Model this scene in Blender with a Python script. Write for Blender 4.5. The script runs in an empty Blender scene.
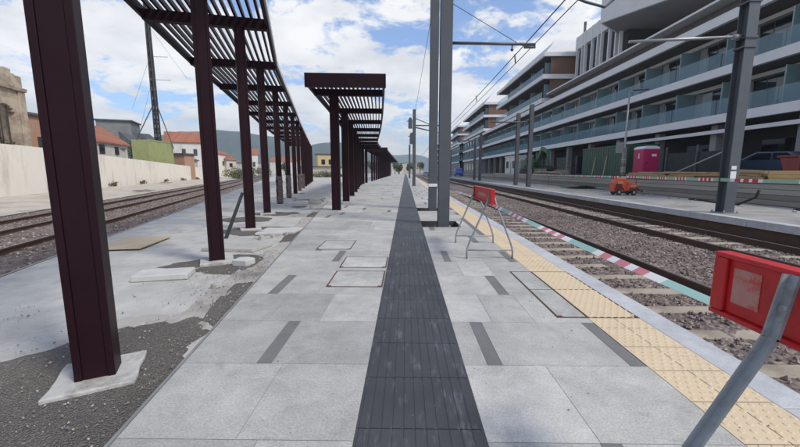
import bpy, math, random
from mathutils import Vector, Matrix, noise
random.seed(7)
R = math.radians
D = bpy.data
COL = bpy.context.scene.collection
SC = bpy.context.scene

# ------------------------------------------------------------------ mesh helper
ORG = {}

class MB:
    """collects faces and links them as ONE mesh object"""
    def __init__(s):
        s.v = []; s.f = []; s.m = []; s.sm = []
    def face(s, pts, mi=0, smooth=False):
        b = len(s.v)
        s.v += [tuple(p) for p in pts]
        s.f.append(tuple(range(b, b + len(pts)))); s.m.append(mi); s.sm.append(smooth)
    def hexa(s, p, mi=0):
        """p: 4 bottom points (counter clockwise) then the 4 top points"""
        b = len(s.v); s.v += [tuple(q) for q in p]
        for f in ((3, 2, 1, 0), (4, 5, 6, 7), (0, 1, 5, 4), (1, 2, 6, 5), (2, 3, 7, 6), (3, 0, 4, 7)):
            s.f.append(tuple(b + i for i in f)); s.m.append(mi); s.sm.append(False)
    def box(s, x0, x1, y0, y1, z0, z1, mi=0):
        s.hexa([(x0, y0, z0), (x1, y0, z0), (x1, y1, z0), (x0, y1, z0), (x0, y0, z1), (x1, y0, z1), (x1, y1, z1), (x0, y1, z1)], mi)
    def rbox(s, c, sx, sy, sz, ang=0, mi=0, tilt=None):
        """box centred on c in plan with its base at c.z, turned by ang about z"""
        c = Vector(c); q = Matrix.Rotation(ang, 3, 'Z')
        if tilt is not None: q = q @ tilt
        pts = []
        for z in (0, sz):
            for a, b in ((-1, -1), (1, -1), (1, 1), (-1, 1)):
                pts.append(c + q @ Vector((a * sx / 2, b * sy / 2, z)))
        s.hexa(pts, mi)
    def bar(s, a, b, w, h, mi=0, up=(0, 0, 1)):
        """bar from a to b, w wide and h tall, centred on the line"""
        a = Vector(a); b = Vector(b); d = (b - a).normalized()
        u = Vector(up)
        sd = d.cross(u)
        if sd.length < 1e-4: sd = d.cross(Vector((0, 1, 0)))
        sd.normalize(); u = sd.cross(d).normalized()
        pts = []
        for e in (-1, 1):
            for p, q in ((a, -1), (a, 1), (b, 1), (b, -1)):
                pts.append(p + sd * (q * w / 2) + u * (e * h / 2))
        s.hexa(pts, mi)
    def tube(s, pts, r, n=10, mi=0, cap=True, radii=None):
        pts = [Vector(p) for p in pts]; base = len(s.v); prev = None
        for i, p in enumerate(pts):
            t = (pts[min(i + 1, len(pts) - 1)] - pts[max(i - 1, 0)]).normalized()
            if prev is None:
                a = Vector((0, 0, 1)) if abs(t.z) < .9 else Vector((1, 0, 0))
                u = t.cross(a).normalized()
            else:
                u = (prev - t * prev.dot(t)).normalized()
            w = t.cross(u); prev = u
            rr = radii[i] if radii else r
            for k in range(n):
                g = 2 * math.pi * k / n
                s.v.append(tuple(p + (u * math.cos(g) + w * math.sin(g)) * rr))
        for i in range(len(pts) - 1):
            for k in range(n):
                a0 = base + i * n + k; a1 = base + i * n + (k + 1) % n
                s.f.append((a0, a1, a1 + n, a0 + n)); s.m.append(mi); s.sm.append(True)
        if cap:
            s.f.append(tuple(base + k for k in range(n))[::-1]); s.m.append(mi); s.sm.append(False)
            e = base + (len(pts) - 1) * n
            s.f.append(tuple(e + k for k in range(n))); s.m.append(mi); s.sm.append(False)
    def prism(s, poly, axis, a, b, mi=0, smooth=False):
        """poly of 2-D points pushed along 'x','y' or 'z' from a to b"""
        def P(p, t):
            return {'x': (t, p[0], p[1]), 'y': (p[0], t, p[1]), 'z': (p[0], p[1], t)}[axis]
        n = len(poly); base = len(s.v)
        s.v += [P(p, a) for p in poly] + [P(p, b) for p in poly]
        s.f.append(tuple(range(base, base + n))[::-1]); s.m.append(mi); s.sm.append(False)
        s.f.append(tuple(range(base + n, base + 2 * n))); s.m.append(mi); s.sm.append(False)
        for k in range(n):
            k2 = (k + 1) % n
            s.f.append((base + k, base + k2, base + n + k2, base + n + k)); s.m.append(mi); s.sm.append(smooth)
    def turn(s, M):
        s.v = [tuple(M @ Vector(p)) for p in s.v]; return s
    def build(s, name, mats, parent=None, loc=None, bevel=0, fix=True):
        if not isinstance(mats, (list, tuple)): mats = [mats]
        me = D.meshes.new(name)
        org = Vector((0, 0, 0))
        if parent is not None: org = ORG[parent.name]
        elif loc is not None: org = Vector(loc)
        me.from_pydata([tuple(Vector(p) - org) for p in s.v], [], s.f)
        for m in mats: me.materials.append(m)
        me.polygons.foreach_set('material_index', s.m)
        me.polygons.foreach_set('use_smooth', s.sm)
        me.validate()
        if fix and len(s.f) < 60000:
            import bmesh
            bm = bmesh.new(); bm.from_mesh(me)
            bmesh.ops.recalc_face_normals(bm, faces=bm.faces[:])
            bm.to_mesh(me); bm.free()
        o = D.objects.new(name, me); COL.objects.link(o)
        if parent is not None: o.parent = parent
        else: o.location = org
        ORG[o.name] = org
        if bevel:
            md = o.modifiers.new('edge', 'BEVEL'); md.width = bevel; md.segments = 2; md.limit_method = 'ANGLE'; md.angle_limit = R(40)
        return o

def tag(o, label, cat, group=None):
    o['label'] = label; o['category'] = cat
    if group: o['group'] = group
    return o
def structure(o):
    o['kind'] = 'structure'; return o
def thing(name, loc, label, cat, group=None):
    o = D.objects.new(name, None); COL.objects.link(o); o.location = loc; o.empty_display_size = .2
    ORG[o.name] = Vector(loc)
    return tag(o, label, cat, group)
def copy_tree(o, parent=None):
    c = o.copy(); COL.objects.link(c)
    ORG[c.name] = ORG[o.name].copy()
    if parent is not None:
        c.parent = parent
    for ch in list(o.children): copy_tree(ch, c)
    return c

# ------------------------------------------------------------------ materials
def nt(name):
    m = D.materials.new(name); m.use_nodes = True
    n = m.node_tree.nodes; l = m.node_tree.links
    return m, n, l, n['Principled BSDF']
def mat(name, c1, c2=None, scale=3., rough=.75, bump=.0, bscale=40., metal=0., spec=.5, c3=None, s3=.6, t3=(.5, .65), stretch=(1, 1, 1), bdist=.01, detail=6.):
    m, n, l, b = nt(name)
    c2 = c2 or tuple(min(1, x * 1.25) for x in c1)
    tc = n.new('ShaderNodeTexCoord'); mp = n.new('ShaderNodeMapping'); mp.inputs['Scale'].default_value = stretch
    l.new(tc.outputs['Object'], mp.inputs['Vector'])
    no = n.new('ShaderNodeTexNoise'); no.inputs['Scale'].default_value = scale; no.inputs['Detail'].default_value = detail; no.inputs['Roughness'].default_value = .65
    l.new(mp.outputs['Vector'], no.inputs['Vector'])
    ra = n.new('ShaderNodeValToRGB'); ra.color_ramp.elements[0].position = .3; ra.color_ramp.elements[1].position = .7
    ra.color_ramp.elements[0].color = (*c1, 1); ra.color_ramp.elements[1].color = (*c2, 1)
    l.new(no.outputs['Fac'], ra.inputs['Fac'])
    out = ra.outputs['Color']
    if c3:
        n3 = n.new('ShaderNodeTexNoise'); n3.inputs['Scale'].default_value = s3; n3.inputs['Detail'].default_value = 8; n3.inputs['Roughness'].default_value = .7
        l.new(mp.outputs['Vector'], n3.inputs['Vector'])
        r3 = n.new('ShaderNodeMapRange'); r3.inputs['From Min'].default_value = t3[0]; r3.inputs['From Max'].default_value = t3[1]
        l.new(n3.outputs['Fac'], r3.inputs['Value'])
        mx = n.new('ShaderNodeMix'); mx.data_type = 'RGBA'
        l.new(r3.outputs['Result'], mx.inputs['Factor']); l.new(out, mx.inputs['A']); mx.inputs['B'].default_value = (*c3, 1)
        out = mx.outputs['Result']
    l.new(out, b.inputs['Base Color'])
    b.inputs['Roughness'].default_value = rough; b.inputs['Metallic'].default_value = metal; b.inputs['Specular IOR Level'].default_value = spec
    if bump:
        nb = n.new('ShaderNodeTexNoise'); nb.inputs['Scale'].default_value = bscale; nb.inputs['Detail'].default_value = 5
        l.new(mp.outputs['Vector'], nb.inputs['Vector'])
        bu = n.new('ShaderNodeBump'); bu.inputs['Strength'].default_value = bump; bu.inputs['Distance'].default_value = bdist
        l.new(nb.outputs['Fac'], bu.inputs['Height']); l.new(bu.outputs['Normal'], b.inputs['Normal'])
    return m

def granite(name, base, var=.05):
    """speckled sawn granite with broad dusty patches"""
    m, n, l, b = nt(name)
    tc = n.new('ShaderNodeTexCoord')
    a = n.new('ShaderNodeTexNoise'); a.inputs['Scale'].default_value = 85; a.inputs['Detail'].default_value = 3
    c = n.new('ShaderNodeTexNoise'); c.inputs['Scale'].default_value = 1.3; c.inputs['Detail'].default_value = 9; c.inputs['Roughness'].default_value = .7
    for t in (a, c): l.new(tc.outputs['Object'], t.inputs['Vector'])
    r1 = n.new('ShaderNodeMapRange'); r1.inputs['From Min'].default_value = .3; r1.inputs['From Max'].default_value = .7
    r1.inputs['To Min'].default_value = 1 - 2.6 * var; r1.inputs['To Max'].default_value = 1 + 2.6 * var
    r2 = n.new('ShaderNodeMapRange'); r2.inputs['From Min'].default_value = .3; r2.inputs['From Max'].default_value = .72
    r2.inputs['To Min'].default_value = .78; r2.inputs['To Max'].default_value = 1.16
    l.new(a.outputs['Fac'], r1.inputs['Value']); l.new(c.outputs['Fac'], r2.inputs['Value'])
    d3 = n.new('ShaderNodeTexNoise'); d3.inputs['Scale'].default_value = 4.5; d3.inputs['Detail'].default_value = 10; d3.inputs['Roughness'].default_value = .78; d3.inputs['Distortion'].default_value = .6
    l.new(tc.outputs['Object'], d3.inputs['Vector'])
    r4 = n.new('ShaderNodeMapRange'); r4.inputs['From Min'].default_value = .38; r4.inputs['From Max'].default_value = .64; r4.inputs['To Min'].default_value = .90; r4.inputs['To Max'].default_value = 1.10
    l.new(d3.outputs['Fac'], r4.inputs['Value'])
    mm = n.new('ShaderNodeMath'); mm.operation = 'MULTIPLY'; l.new(r2.outputs[0], mm.inputs[0]); l.new(r4.outputs[0], mm.inputs[1]); r2 = mm
    for sc_, di, f0, f1, t0, t1 in ((1.7, 1.6, .56, .66, 1, .86), (7., .8, .60, .70, 1, 1.13), (2.6, 2.4, .60, .64, 1, .91)):
        e = n.new('ShaderNodeTexNoise'); e.inputs['Scale'].default_value = sc_; e.inputs['Detail'].default_value = 10; e.inputs['Roughness'].default_value = .7; e.inputs['Distortion'].default_value = di
        mp = n.new('ShaderNodeMapping'); mp.inputs['Location'].default_value = (sc_ * 3, di, 0); l.new(tc.outputs['Object'], mp.inputs[0]); l.new(mp.outputs[0], e.inputs['Vector'])
        re = n.new('ShaderNodeMapRange'); re.inputs['From Min'].default_value = f0; re.inputs['From Max'].default_value = f1; re.inputs['To Min'].default_value = t0; re.inputs['To Max'].default_value = t1; l.new(e.outputs['Fac'], re.inputs['Value'])
        m3 = n.new('ShaderNodeMath'); m3.operation = 'MULTIPLY'; l.new(r2.outputs[0], m3.inputs[0]); l.new(re.outputs[0], m3.inputs[1]); r2 = m3
    mu = n.new('ShaderNodeMath'); mu.operation = 'MULTIPLY'; l.new(r1.outputs[0], mu.inputs[0]); l.new(r2.outputs[0], mu.inputs[1])
    vm = n.new('ShaderNodeVectorMath'); vm.operation = 'SCALE'; vm.inputs[0].default_value = base
    l.new(mu.outputs[0], vm.inputs['Scale']); l.new(vm.outputs[0], b.inputs['Base Color'])
    b.inputs['Roughness'].default_value = .62; b.inputs['Specular IOR Level'].default_value = .35
    bu = n.new('ShaderNodeBump'); bu.inputs['Strength'].default_value = .25; bu.inputs['Distance'].default_value = .003
    l.new(a.outputs['Fac'], bu.inputs['Height']); l.new(bu.outputs['Normal'], b.inputs['Normal'])
    return m

def stones_mat(name, cols, scale):
    """loose stones: every voronoi cell its own colour and a domed bump"""
    m, n, l, b = nt(name)
    tc = n.new('ShaderNodeTexCoord')
    v = n.new('ShaderNodeTexVoronoi'); v.inputs['Scale'].default_value = scale
    l.new(tc.outputs['Object'], v.inputs['Vector'])
    sx = n.new('ShaderNodeSeparateColor'); l.new(v.outputs['Color'], sx.inputs[0])
    ra = n.new('ShaderNodeValToRGB'); cr = ra.color_ramp
    cr.elements[0].color = (*cols[0], 1); cr.elements[1].color = (*cols[-1], 1)
    for i, c in enumerate(cols[1:-1]):
        e = cr.elements.new((i + 1) / (len(cols) - 1)); e.color = (*c, 1)
    l.new(sx.outputs[0], ra.inputs['Fac'])
    no = n.new('ShaderNodeTexNoise'); no.inputs['Scale'].default_value = .8; no.inputs['Detail'].default_value = 6
    l.new(tc.outputs['Object'], no.inputs['Vector'])
    r2 = n.new('ShaderNodeMapRange'); r2.inputs['From Min'].default_value = .3; r2.inputs['From Max'].default_value = .7; r2.inputs['To Min'].default_value = .75; r2.inputs['To Max'].default_value = 1.2
    l.new(no.outputs['Fac'], r2.inputs['Value'])
    vm = n.new('ShaderNodeVectorMath'); vm.operation = 'SCALE'; l.new(ra.outputs['Color'], vm.inputs[0]); l.new(r2.outputs[0], vm.inputs['Scale'])
    l.new(vm.outputs[0], b.inputs['Base Color']); b.inputs['Roughness'].default_value = .9
    bu = n.new('ShaderNodeBump'); bu.inputs['Strength'].default_value = 1; bu.inputs['Distance'].default_value = .04; bu.invert = True
    l.new(v.outputs['Distance'], bu.inputs['Height']); l.new(bu.outputs['Normal'], b.inputs['Normal'])
    return m

def glass(name, col, alpha, rough=.06):
    m, n, l, b = nt(name)
    b.inputs['Base Color'].default_value = (*col, 1); b.inputs['Roughness'].default_value = rough
    b.inputs['Specular IOR Level'].default_value = .6
    tr = n.new('ShaderNodeBsdfTransparent'); tr.inputs['Color'].default_value = tuple(min(1, .55 + .45 * c / max(col)) for c in col) + (1,)
    mx = n.new('ShaderNodeMixShader'); mx.inputs[0].default_value = alpha
    l.new(tr.outputs[0], mx.inputs[1]); l.new(b.outputs[0], mx.inputs[2]); l.new(mx.outputs[0], n['Material Output'].inputs['Surface'])
    return m

def planked(name, c1, c2, course, axis=2, joint=.06, rough=.85, gap=(.05, .045, .04)):
    """weathered boards laid in courses along one axis, each course its own tone"""
    m, n, l, b = nt(name)
    tc = n.new('ShaderNodeTexCoord'); sp = n.new('ShaderNodeSeparateXYZ'); l.new(tc.outputs['Object'], sp.inputs[0])
    dv = n.new('ShaderNodeMath'); dv.operation = 'DIVIDE'; dv.inputs[1].default_value = course; l.new(sp.outputs[axis], dv.inputs[0])
    fl = n.new('ShaderNodeMath'); fl.operation = 'FLOOR'; l.new(dv.outputs[0], fl.inputs[0])
    fr = n.new('ShaderNodeMath'); fr.operation = 'FRACT'; l.new(dv.outputs[0], fr.inputs[0])
    wn = n.new('ShaderNodeTexWhiteNoise'); wn.noise_dimensions = '1D'; l.new(fl.outputs[0], wn.inputs['W'])
    no = n.new('ShaderNodeTexNoise'); no.inputs['Scale'].default_value = 1.6; no.inputs['Detail'].default_value = 8; no.inputs['Roughness'].default_value = .7
    mp = n.new('ShaderNodeMapping'); mp.inputs['Scale'].default_value = (1, .35, 3); l.new(tc.outputs['Object'], mp.inputs[0]); l.new(mp.outputs[0], no.inputs['Vector'])
    ad = n.new('ShaderNodeMath'); ad.operation = 'ADD'; l.new(no.outputs['Fac'], ad.inputs[0]); l.new(wn.outputs['Value'], ad.inputs[1])
    r = n.new('ShaderNodeMapRange'); r.inputs['From Min'].default_value = .35; r.inputs['From Max'].default_value = 1.55; l.new(ad.outputs[0], r.inputs['Value'])
    mx = n.new('ShaderNodeMix'); mx.data_type = 'RGBA'; mx.inputs['A'].default_value = (*c1, 1); mx.inputs['B'].default_value = (*c2, 1); l.new(r.outputs[0], mx.inputs['Factor'])
    lt = n.new('ShaderNodeMath'); lt.operation = 'LESS_THAN'; lt.inputs[1].default_value = joint; l.new(fr.outputs[0], lt.inputs[0])
    m2 = n.new('ShaderNodeMix'); m2.data_type = 'RGBA'; l.new(lt.outputs[0], m2.inputs['Factor']); l.new(mx.outputs['Result'], m2.inputs['A']); m2.inputs['B'].default_value = (*gap, 1)
    l.new(m2.outputs['Result'], b.inputs['Base Color']); b.inputs['Roughness'].default_value = rough
    return m

def bricks(name, c1, c2, mortar, scale=1., rot=None, w=.25, h=.075, stain=None):
    m, n, l, b = nt(name)
    tc = n.new('ShaderNodeTexCoord'); mp = n.new('ShaderNodeMapping')
    # bring the wall's own plane (any heading) onto u,v
    sp = n.new('ShaderNodeSeparateXYZ'); l.new(tc.outputs['Object'], sp.inputs[0])
    ad = n.new('ShaderNodeMath'); ad.operation = 'ADD'; l.new(sp.outputs[0], ad.inputs[0]); l.new(sp.outputs[1], ad.inputs[1])
    cb = n.new('ShaderNodeCombineXYZ'); l.new(ad.outputs[0], cb.inputs[0]); l.new(sp.outputs[2], cb.inputs[1])
    br = n.new('ShaderNodeTexBrick'); br.inputs['Color1'].default_value = (*c1, 1); br.inputs['Color2'].default_value = (*c2, 1); br.inputs['Mortar'].default_value = (*mortar, 1)
    br.inputs['Scale'].default_value = scale; br.inputs['Brick Width'].default_value = w; br.inputs['Row Height'].default_value = h; br.inputs['Mortar Size'].default_value = .012
    l.new(cb.outputs[0], br.inputs['Vector'])
    out = br.outputs['Color']
    no = n.new('ShaderNodeTexNoise'); no.inputs['Scale'].default_value = .7; no.inputs['Detail'].default_value = 9; no.inputs['Roughness'].default_value = .72
    l.new(tc.outputs['Object'], no.inputs['Vector'])
    r = n.new('ShaderNodeMapRange'); r.inputs['From Min'].default_value = .46; r.inputs['From Max'].default_value = .56; l.new(no.outputs['Fac'], r.inputs['Value'])
    mx = n.new('ShaderNodeMix'); mx.data_type = 'RGBA'; l.new(r.outputs[0], mx.inputs['Factor']); l.new(out, mx.inputs['A']); mx.inputs['B'].default_value = (*(stain or c2), 1)
    l.new(mx.outputs['Result'], b.inputs['Base Color']); b.inputs['Roughness'].default_value = .9
    return m

def scuffed(name, base, mark, along=(5, 1.1, 1), amount=(.58, .72), rough=.55, grooves=0):
    """dark paving with pale scuffs drawn out along its length"""
    m, n, l, b = nt(name)
    tc = n.new('ShaderNodeTexCoord'); mp = n.new('ShaderNodeMapping'); mp.inputs['Scale'].default_value = along
    l.new(tc.outputs['Object'], mp.inputs[0])
    no = n.new('ShaderNodeTexNoise'); no.inputs['Scale'].default_value = 2.2; no.inputs['Detail'].default_value = 10; no.inputs['Roughness'].default_value = .75
    l.new(mp.outputs[0], no.inputs['Vector'])
    r = n.new('ShaderNodeMapRange'); r.inputs['From Min'].default_value = amount[0]; r.inputs['From Max'].default_value = amount[1]; r.inputs['To Max'].default_value = .6
    l.new(no.outputs['Fac'], r.inputs['Value'])
    n2 = n.new('ShaderNodeTexNoise'); n2.inputs['Scale'].default_value = 1.1; n2.inputs['Detail'].default_value = 7
    l.new(tc.outputs['Object'], n2.inputs['Vector'])
    r2 = n.new('ShaderNodeMapRange'); r2.inputs['From Min'].default_value = .3; r2.inputs['From Max'].default_value = .7; r2.inputs['To Min'].default_value = .72; r2.inputs['To Max'].default_value = 1.35
    l.new(n2.outputs['Fac'], r2.inputs['Value'])
    vm = n.new('ShaderNodeVectorMath'); vm.operation = 'SCALE'; vm.inputs[0].default_value = base; l.new(r2.outputs[0], vm.inputs['Scale'])
    mx = n.new('ShaderNodeMix'); mx.data_type = 'RGBA'; l.new(r.outputs[0], mx.inputs['Factor']); l.new(vm.outputs[0], mx.inputs['A']); mx.inputs['B'].default_value = (*mark, 1)
    l.new(mx.outputs['Result'], b.inputs['Base Color']); b.inputs['Roughness'].default_value = rough
    return m

def striped(name, bands, period, axis=1, rough=.45):
    """plastic tape: coloured bands repeating along the object's own Y"""
    m, n, l, b = nt(name)
    tc = n.new('ShaderNodeTexCoord'); sp = n.new('ShaderNodeSeparateXYZ'); l.new(tc.outputs['Object'], sp.inputs[0])
    dv = n.new('ShaderNodeMath'); dv.operation = 'DIVIDE'; dv.inputs[1].default_value = period; l.new(sp.outputs[axis], dv.inputs[0])
    fr = n.new('ShaderNodeMath'); fr.operation = 'FRACT'; l.new(dv.outputs[0], fr.inputs[0])
    ra = n.new('ShaderNodeValToRGB'); cr = ra.color_ramp; cr.interpolation = 'CONSTANT'
    cr.elements[0].position = 0; cr.elements[0].color = (*bands[0][1], 1)
    cr.elements[1].position = bands[1][0]; cr.elements[1].color = (*bands[1][1], 1)
    for p, c in bands[2:]:
        e = cr.elements.new(p); e.color = (*c, 1)
    l.new(fr.outputs[0], ra.inputs['Fac']); l.new(ra.outputs['Color'], b.inputs['Base Color']); b.inputs['Roughness'].default_value = rough
    return m

X_ = {}
def mk():
    g = X_
    g['pave'] = [granite('paving grey', (.405, .396, .368), .072), granite('paving pale', (.495, .482, .45), .065), granite('paving dull', (.352, .346, .326), .072), granite('paving mid', (.442, .43, .40), .072)]
    g['plate'] = mat('basalt inset', (.135, .135, .13), (.18, .178, .172), 6, .7, .2, 120)
    g['grout'] = mat('grout', (.27, .265, .255), (.36, .35, .34), 4, .95)
    g['strip'] = scuffed('dark tactile stone', (.047, .048, .053), (.27, .27, .275), amount=(.54, .74))
    g['yellow'] = mat('yellow tactile tile', (.57, .45, .295), (.63, .50, .335), 2.0, .8, .1, 90, c3=(.55, .45, .31), s3=1.4, t3=(.52, .85))
    g['coping'] = granite('coping granite', (.46, .47, .48))
    g['concrete'] = mat('site concrete', (.33, .322, .302), (.50, .488, .46), 1.9, .9, .5, 24, c3=(.25, .24, .22), s3=.8, t3=(.52, .68), bdist=.02, detail=12.)
    g['slab'] = mat('cast concrete slab', (.42, .415, .40), (.54, .53, .51), 5, .85, .3, 60)
    g['footing'] = mat('dusty footing', (.40, .39, .37), (.52, .51, .485), 7, .9, .4, 40, c3=(.24, .225, .20), s3=4, t3=(.48, .66), detail=10.)
    g['slabdark'] = mat('old concrete slab', (.33, .32, .30), (.43, .42, .395), 2.5, .88, .3, 60)
    g['dirt'] = stones_mat('dark gravel', [(.17, .153, .134), (.24, .218, .19), (.20, .182, .16), (.30, .272, .24), (.18, .163, .145)], 95)
    g['sand'] = mat('sandy path', (.40, .35, .28), (.53, .47, .38), 1.3, .95, .4, 20, c3=(.30, .265, .215), s3=.6, t3=(.5, .66), detail=10.)
    g['dust'] = mat('dusty earth', (.31, .29, .26), (.42, .395, .355), 2, .95, .5, 25, c3=(.20, .185, .165), s3=.8)
    g['ballast'] = stones_mat('ballast', [(.088, .064, .054), (.175, .133, .115), (.125, .093, .08), (.29, .24, .21), (.145, .109, .094), (.21, .167, .147)], 17)
    g['stone'] = [mat('ballast stone dark', (.125, .093, .08), (.17, .13, .113), 9, .9), mat('ballast stone brown', (.20, .155, .135), (.26, .205, .18), 9, .9), mat('ballast stone pale', (.32, .27, .235), (.42, .36, .32), 9, .9)]
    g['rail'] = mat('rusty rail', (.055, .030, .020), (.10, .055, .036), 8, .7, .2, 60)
    g['railtop'] = mat('rail running surface', (.22, .19, .17), (.30, .26, .24), 3, .38, metal=.7)
    g['sleeper'] = mat('concrete sleeper', (.31, .265, .205), (.40, .35, .275), 2, .9, .3, 40, c3=(.24, .20, .155), s3=1.5)
    g['brown'] = mat('dark brown painted steel', (.0150, .0055, .0085), (.020, .0075, .011), 2.2, .45, .08, 200, spec=.12, c3=(.036, .022, .020), s3=1.3, t3=(.58, .8))
    g['wrap'] = mat('plastic wrap', (.06, .042, .043), (.13, .10, .10), 9, .45)
    g['mast'] = mat('grey painted mast', (.062, .068, .078), (.082, .09, .10), 2.0, .5, .06, 90)
    g['mastlight'] = mat('galvanised mast', (.068, .077, .090), (.088, .098, .112), 2.0, .5, .08, 60)
    g['galv'] = mat('galvanised tube', (.28, .285, .29), (.37, .375, .38), 10, .45, metal=.55)
    g['trestle'] = mat('zinc trestle leg', (.24, .265, .285), (.31, .335, .355), 12, .5, metal=.1, c3=(.19, .195, .20), s3=9)
    g['wire'] = mat('copper wire', (.05, .05, .055), (.07, .07, .075), 3, .5)
    g['insul'] = mat('brown insulator', (.06, .045, .04), None, 5, .3)
    g['red'] = mat('red barrier plastic', (.46, .012, .016), (.56, .022, .022), 5, .42, .1, 40, c3=(.32, .014, .016), s3=7, t3=(.5, .72), detail=10.)
    g['smear'] = mat('worn sticker', (.42, .27, .22), (.46, .17, .14), 14, .6, c3=(.48, .05, .045), s3=11, t3=(.52, .66))
    g['orange'] = mat('orange paint', (.48, .058, .016), (.58, .085, .022), 3, .45, c3=(.26, .06, .03), s3=4, t3=(.55, .75))
    g['white'] = mat('white render', (.63, .635, .64), (.70, .705, .71), .8, .7)
    g['volume'] = mat('pale grey cladding', (.56, .56, .555), (.63, .63, .625), .6, .6, c3=(.52, .52, .515), s3=.3)
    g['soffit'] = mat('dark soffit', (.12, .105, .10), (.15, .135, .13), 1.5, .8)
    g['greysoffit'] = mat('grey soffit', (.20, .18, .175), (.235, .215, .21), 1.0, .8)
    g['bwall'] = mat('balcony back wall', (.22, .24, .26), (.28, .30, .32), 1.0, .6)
    g['brownwall'] = mat('brown wall cladding', (.15, .085, .055), (.19, .11, .072), 1.2, .8, stretch=(1, 1, 4))
    g['pane'] = mat('dark window glass', (.012, .015, .018), (.02, .024, .028), 1, .05, spec=.8)
    g['curtain'] = mat('pale curtained glass', (.36, .42, .45), (.46, .52, .55), 1.2, .12, spec=.7)
    g['frost'] = glass('frosted teal glass', (.19, .29, .32), .90, .25)
    g['rail_glass'] = glass('balustrade glass', (.25, .36, .41), .27, .04)
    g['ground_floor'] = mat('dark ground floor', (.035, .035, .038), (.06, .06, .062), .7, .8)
    g['podium'] = mat('grey stone podium', (.20, .20, .21), (.27, .27, .28), .4, .85)
    g['street'] = mat('street surface', (.20, .195, .185), (.28, .27, .26), .8, .95)
    g['retain'] = planked('weathered wall courses', (.13, .118, .10), (.36, .335, .29), .20, 2, .10)
    g['fardeck'] = mat('far platform concrete', (.25, .243, .23), (.35, .34, .32), 1.6, .9, c3=(.17, .16, .145), s3=.7, t3=(.48, .68), detail=10.)
    g['cream'] = mat('cream plastered wall', (.77, .71, .60), (.84, .79, .69), .9, .85, c3=(.50, .43, .33), s3=.9, t3=(.50, .78), stretch=(1, 1, .22), detail=10.)
    g['plaster'] = bricks('crumbling plaster over brick', (.25, .17, .115), (.34, .25, .17), (.36, .31, .25), 1, stain=(.47, .39, .29))
    g['brick'] = bricks('red brick', (.33, .15, .09), (.40, .20, .12), (.40, .34, .28), 1)
    g['tile'] = planked('red roof tiles', (.24, .085, .05), (.36, .145, .085), .28, 0, .12, .85, (.12, .05, .03))
    g['oldwall'] = mat('dirty house wall', (.46, .42, .36), (.56, .52, .45), .8, .9, c3=(.33, .30, .26), s3=.5)
    g['whitewall'] = mat('white house wall', (.58, .56, .52), (.67, .65, .61), .8, .85, c3=(.44, .42, .385), s3=.4)
    g['greywall'] = mat('grey house wall', (.16, .165, .165), (.22, .225, .22), .8, .9)
    g['yellowwall'] = mat('ochre house wall', (.50, .37, .19), (.58, .44, .24), .6, .85)
    g['darkroof'] = mat('dark flat roof', (.07, .072, .075), (.10, .10, .105), 1, .9)
    g['lime'] = mat('lime green steel', (.29, .31, .12), (.34, .36, .15), 1, .55, c3=(.24, .26, .11), s3=1.0)
    g['greenbox'] = mat('dark green steel', (.030, .075, .050), (.043, .098, .066), .9, .5, c3=(.05, .09, .065), s3=1.2)
    g['magenta'] = mat('magenta plastic', (.42, .014, .088), (.48, .022, .108), 1, .38)
    g['toiletroof'] = mat('white plastic roof', (.66, .66, .67), (.74, .74, .75), 1, .5)
    g['digger'] = mat('green machine paint', (.026, .105, .038), (.04, .14, .055), 2, .5, c3=(.05, .06, .03), s3=2)
    g['rubber'] = mat('black rubber', (.018, .018, .018), (.03, .03, .03), 6, .8)
    g['carblue'] = mat('blue grey car paint', (.045, .06, .095), (.05, .066, .105), .5, .22, spec=.7)
    g['vanblue'] = mat('blue van paint', (.03, .06, .30), (.035, .075, .34), .5, .3)
    g['skip'] = mat('red skip steel', (.20, .032, .028), (.26, .05, .042), 1.5, .55, c3=(.2, .04, .03), s3=2)
    g['wood'] = mat('rough timber', (.33, .22, .12), (.46, .32, .18), 4, .85, stretch=(6, .6, 6))
    g['woodgold'] = mat('new yellow timber', (.56, .36, .14), (.66, .44, .19), 3, .8, stretch=(6, .6, 6))
    g['ply'] = mat('plywood sheet', (.40, .33, .22), (.49, .41, .29), 2, .8, stretch=(5, 1, 5))
    g['label'] = mat('white sticker', (.68, .67, .66), (.74, .73, .72), 6, .5)
    g['mesh'] = mat('dark fence netting', (.025, .03, .032), (.045, .05, .052), 2, .9)
    g['leaf'] = [mat('leaf dark', (.028, .048, .016), (.045, .07, .024), 2, .7), mat('leaf mid', (.05, .075, .025), (.075, .10, .035), 2, .7), mat('leaf dry', (.11, .095, .045), (.15, .13, .065), 2, .8)]
    g['bark'] = mat('bark', (.06, .045, .035), (.10, .075, .055), 6, .9)
    g['hill'] = mat('wooded hill', (.012, .028, .026), (.030, .054, .042), .03, .95, c3=(.062, .085, .062), s3=.012, t3=(.5, .65), detail=12.)
    g['black'] = mat('black lattice steel', (.016, .016, .018), (.024, .024, .026), 3, .6)
    g['kerb'] = mat('steel edging', (.17, .17, .17), (.25, .25, .245), 4, .6)
    g['pit'] = mat('damp pit earth', (.05, .048, .046), (.08, .075, .072), 6, .95, .6, 30)
mk()
W = X_

# ------------------------------------------------------------------ camera, sky, sun
cam = D.cameras.new('camera'); co = D.objects.new('camera', cam); COL.objects.link(co)
cam.sensor_width = 36; cam.lens = 367 / 800 * 36; cam.clip_end = 9000; cam.clip_start = .05
co.location = (0, 0, 1.3); co.rotation_euler = (R(90 - 8.14), 0, R(.85)); SC.camera = co

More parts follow.
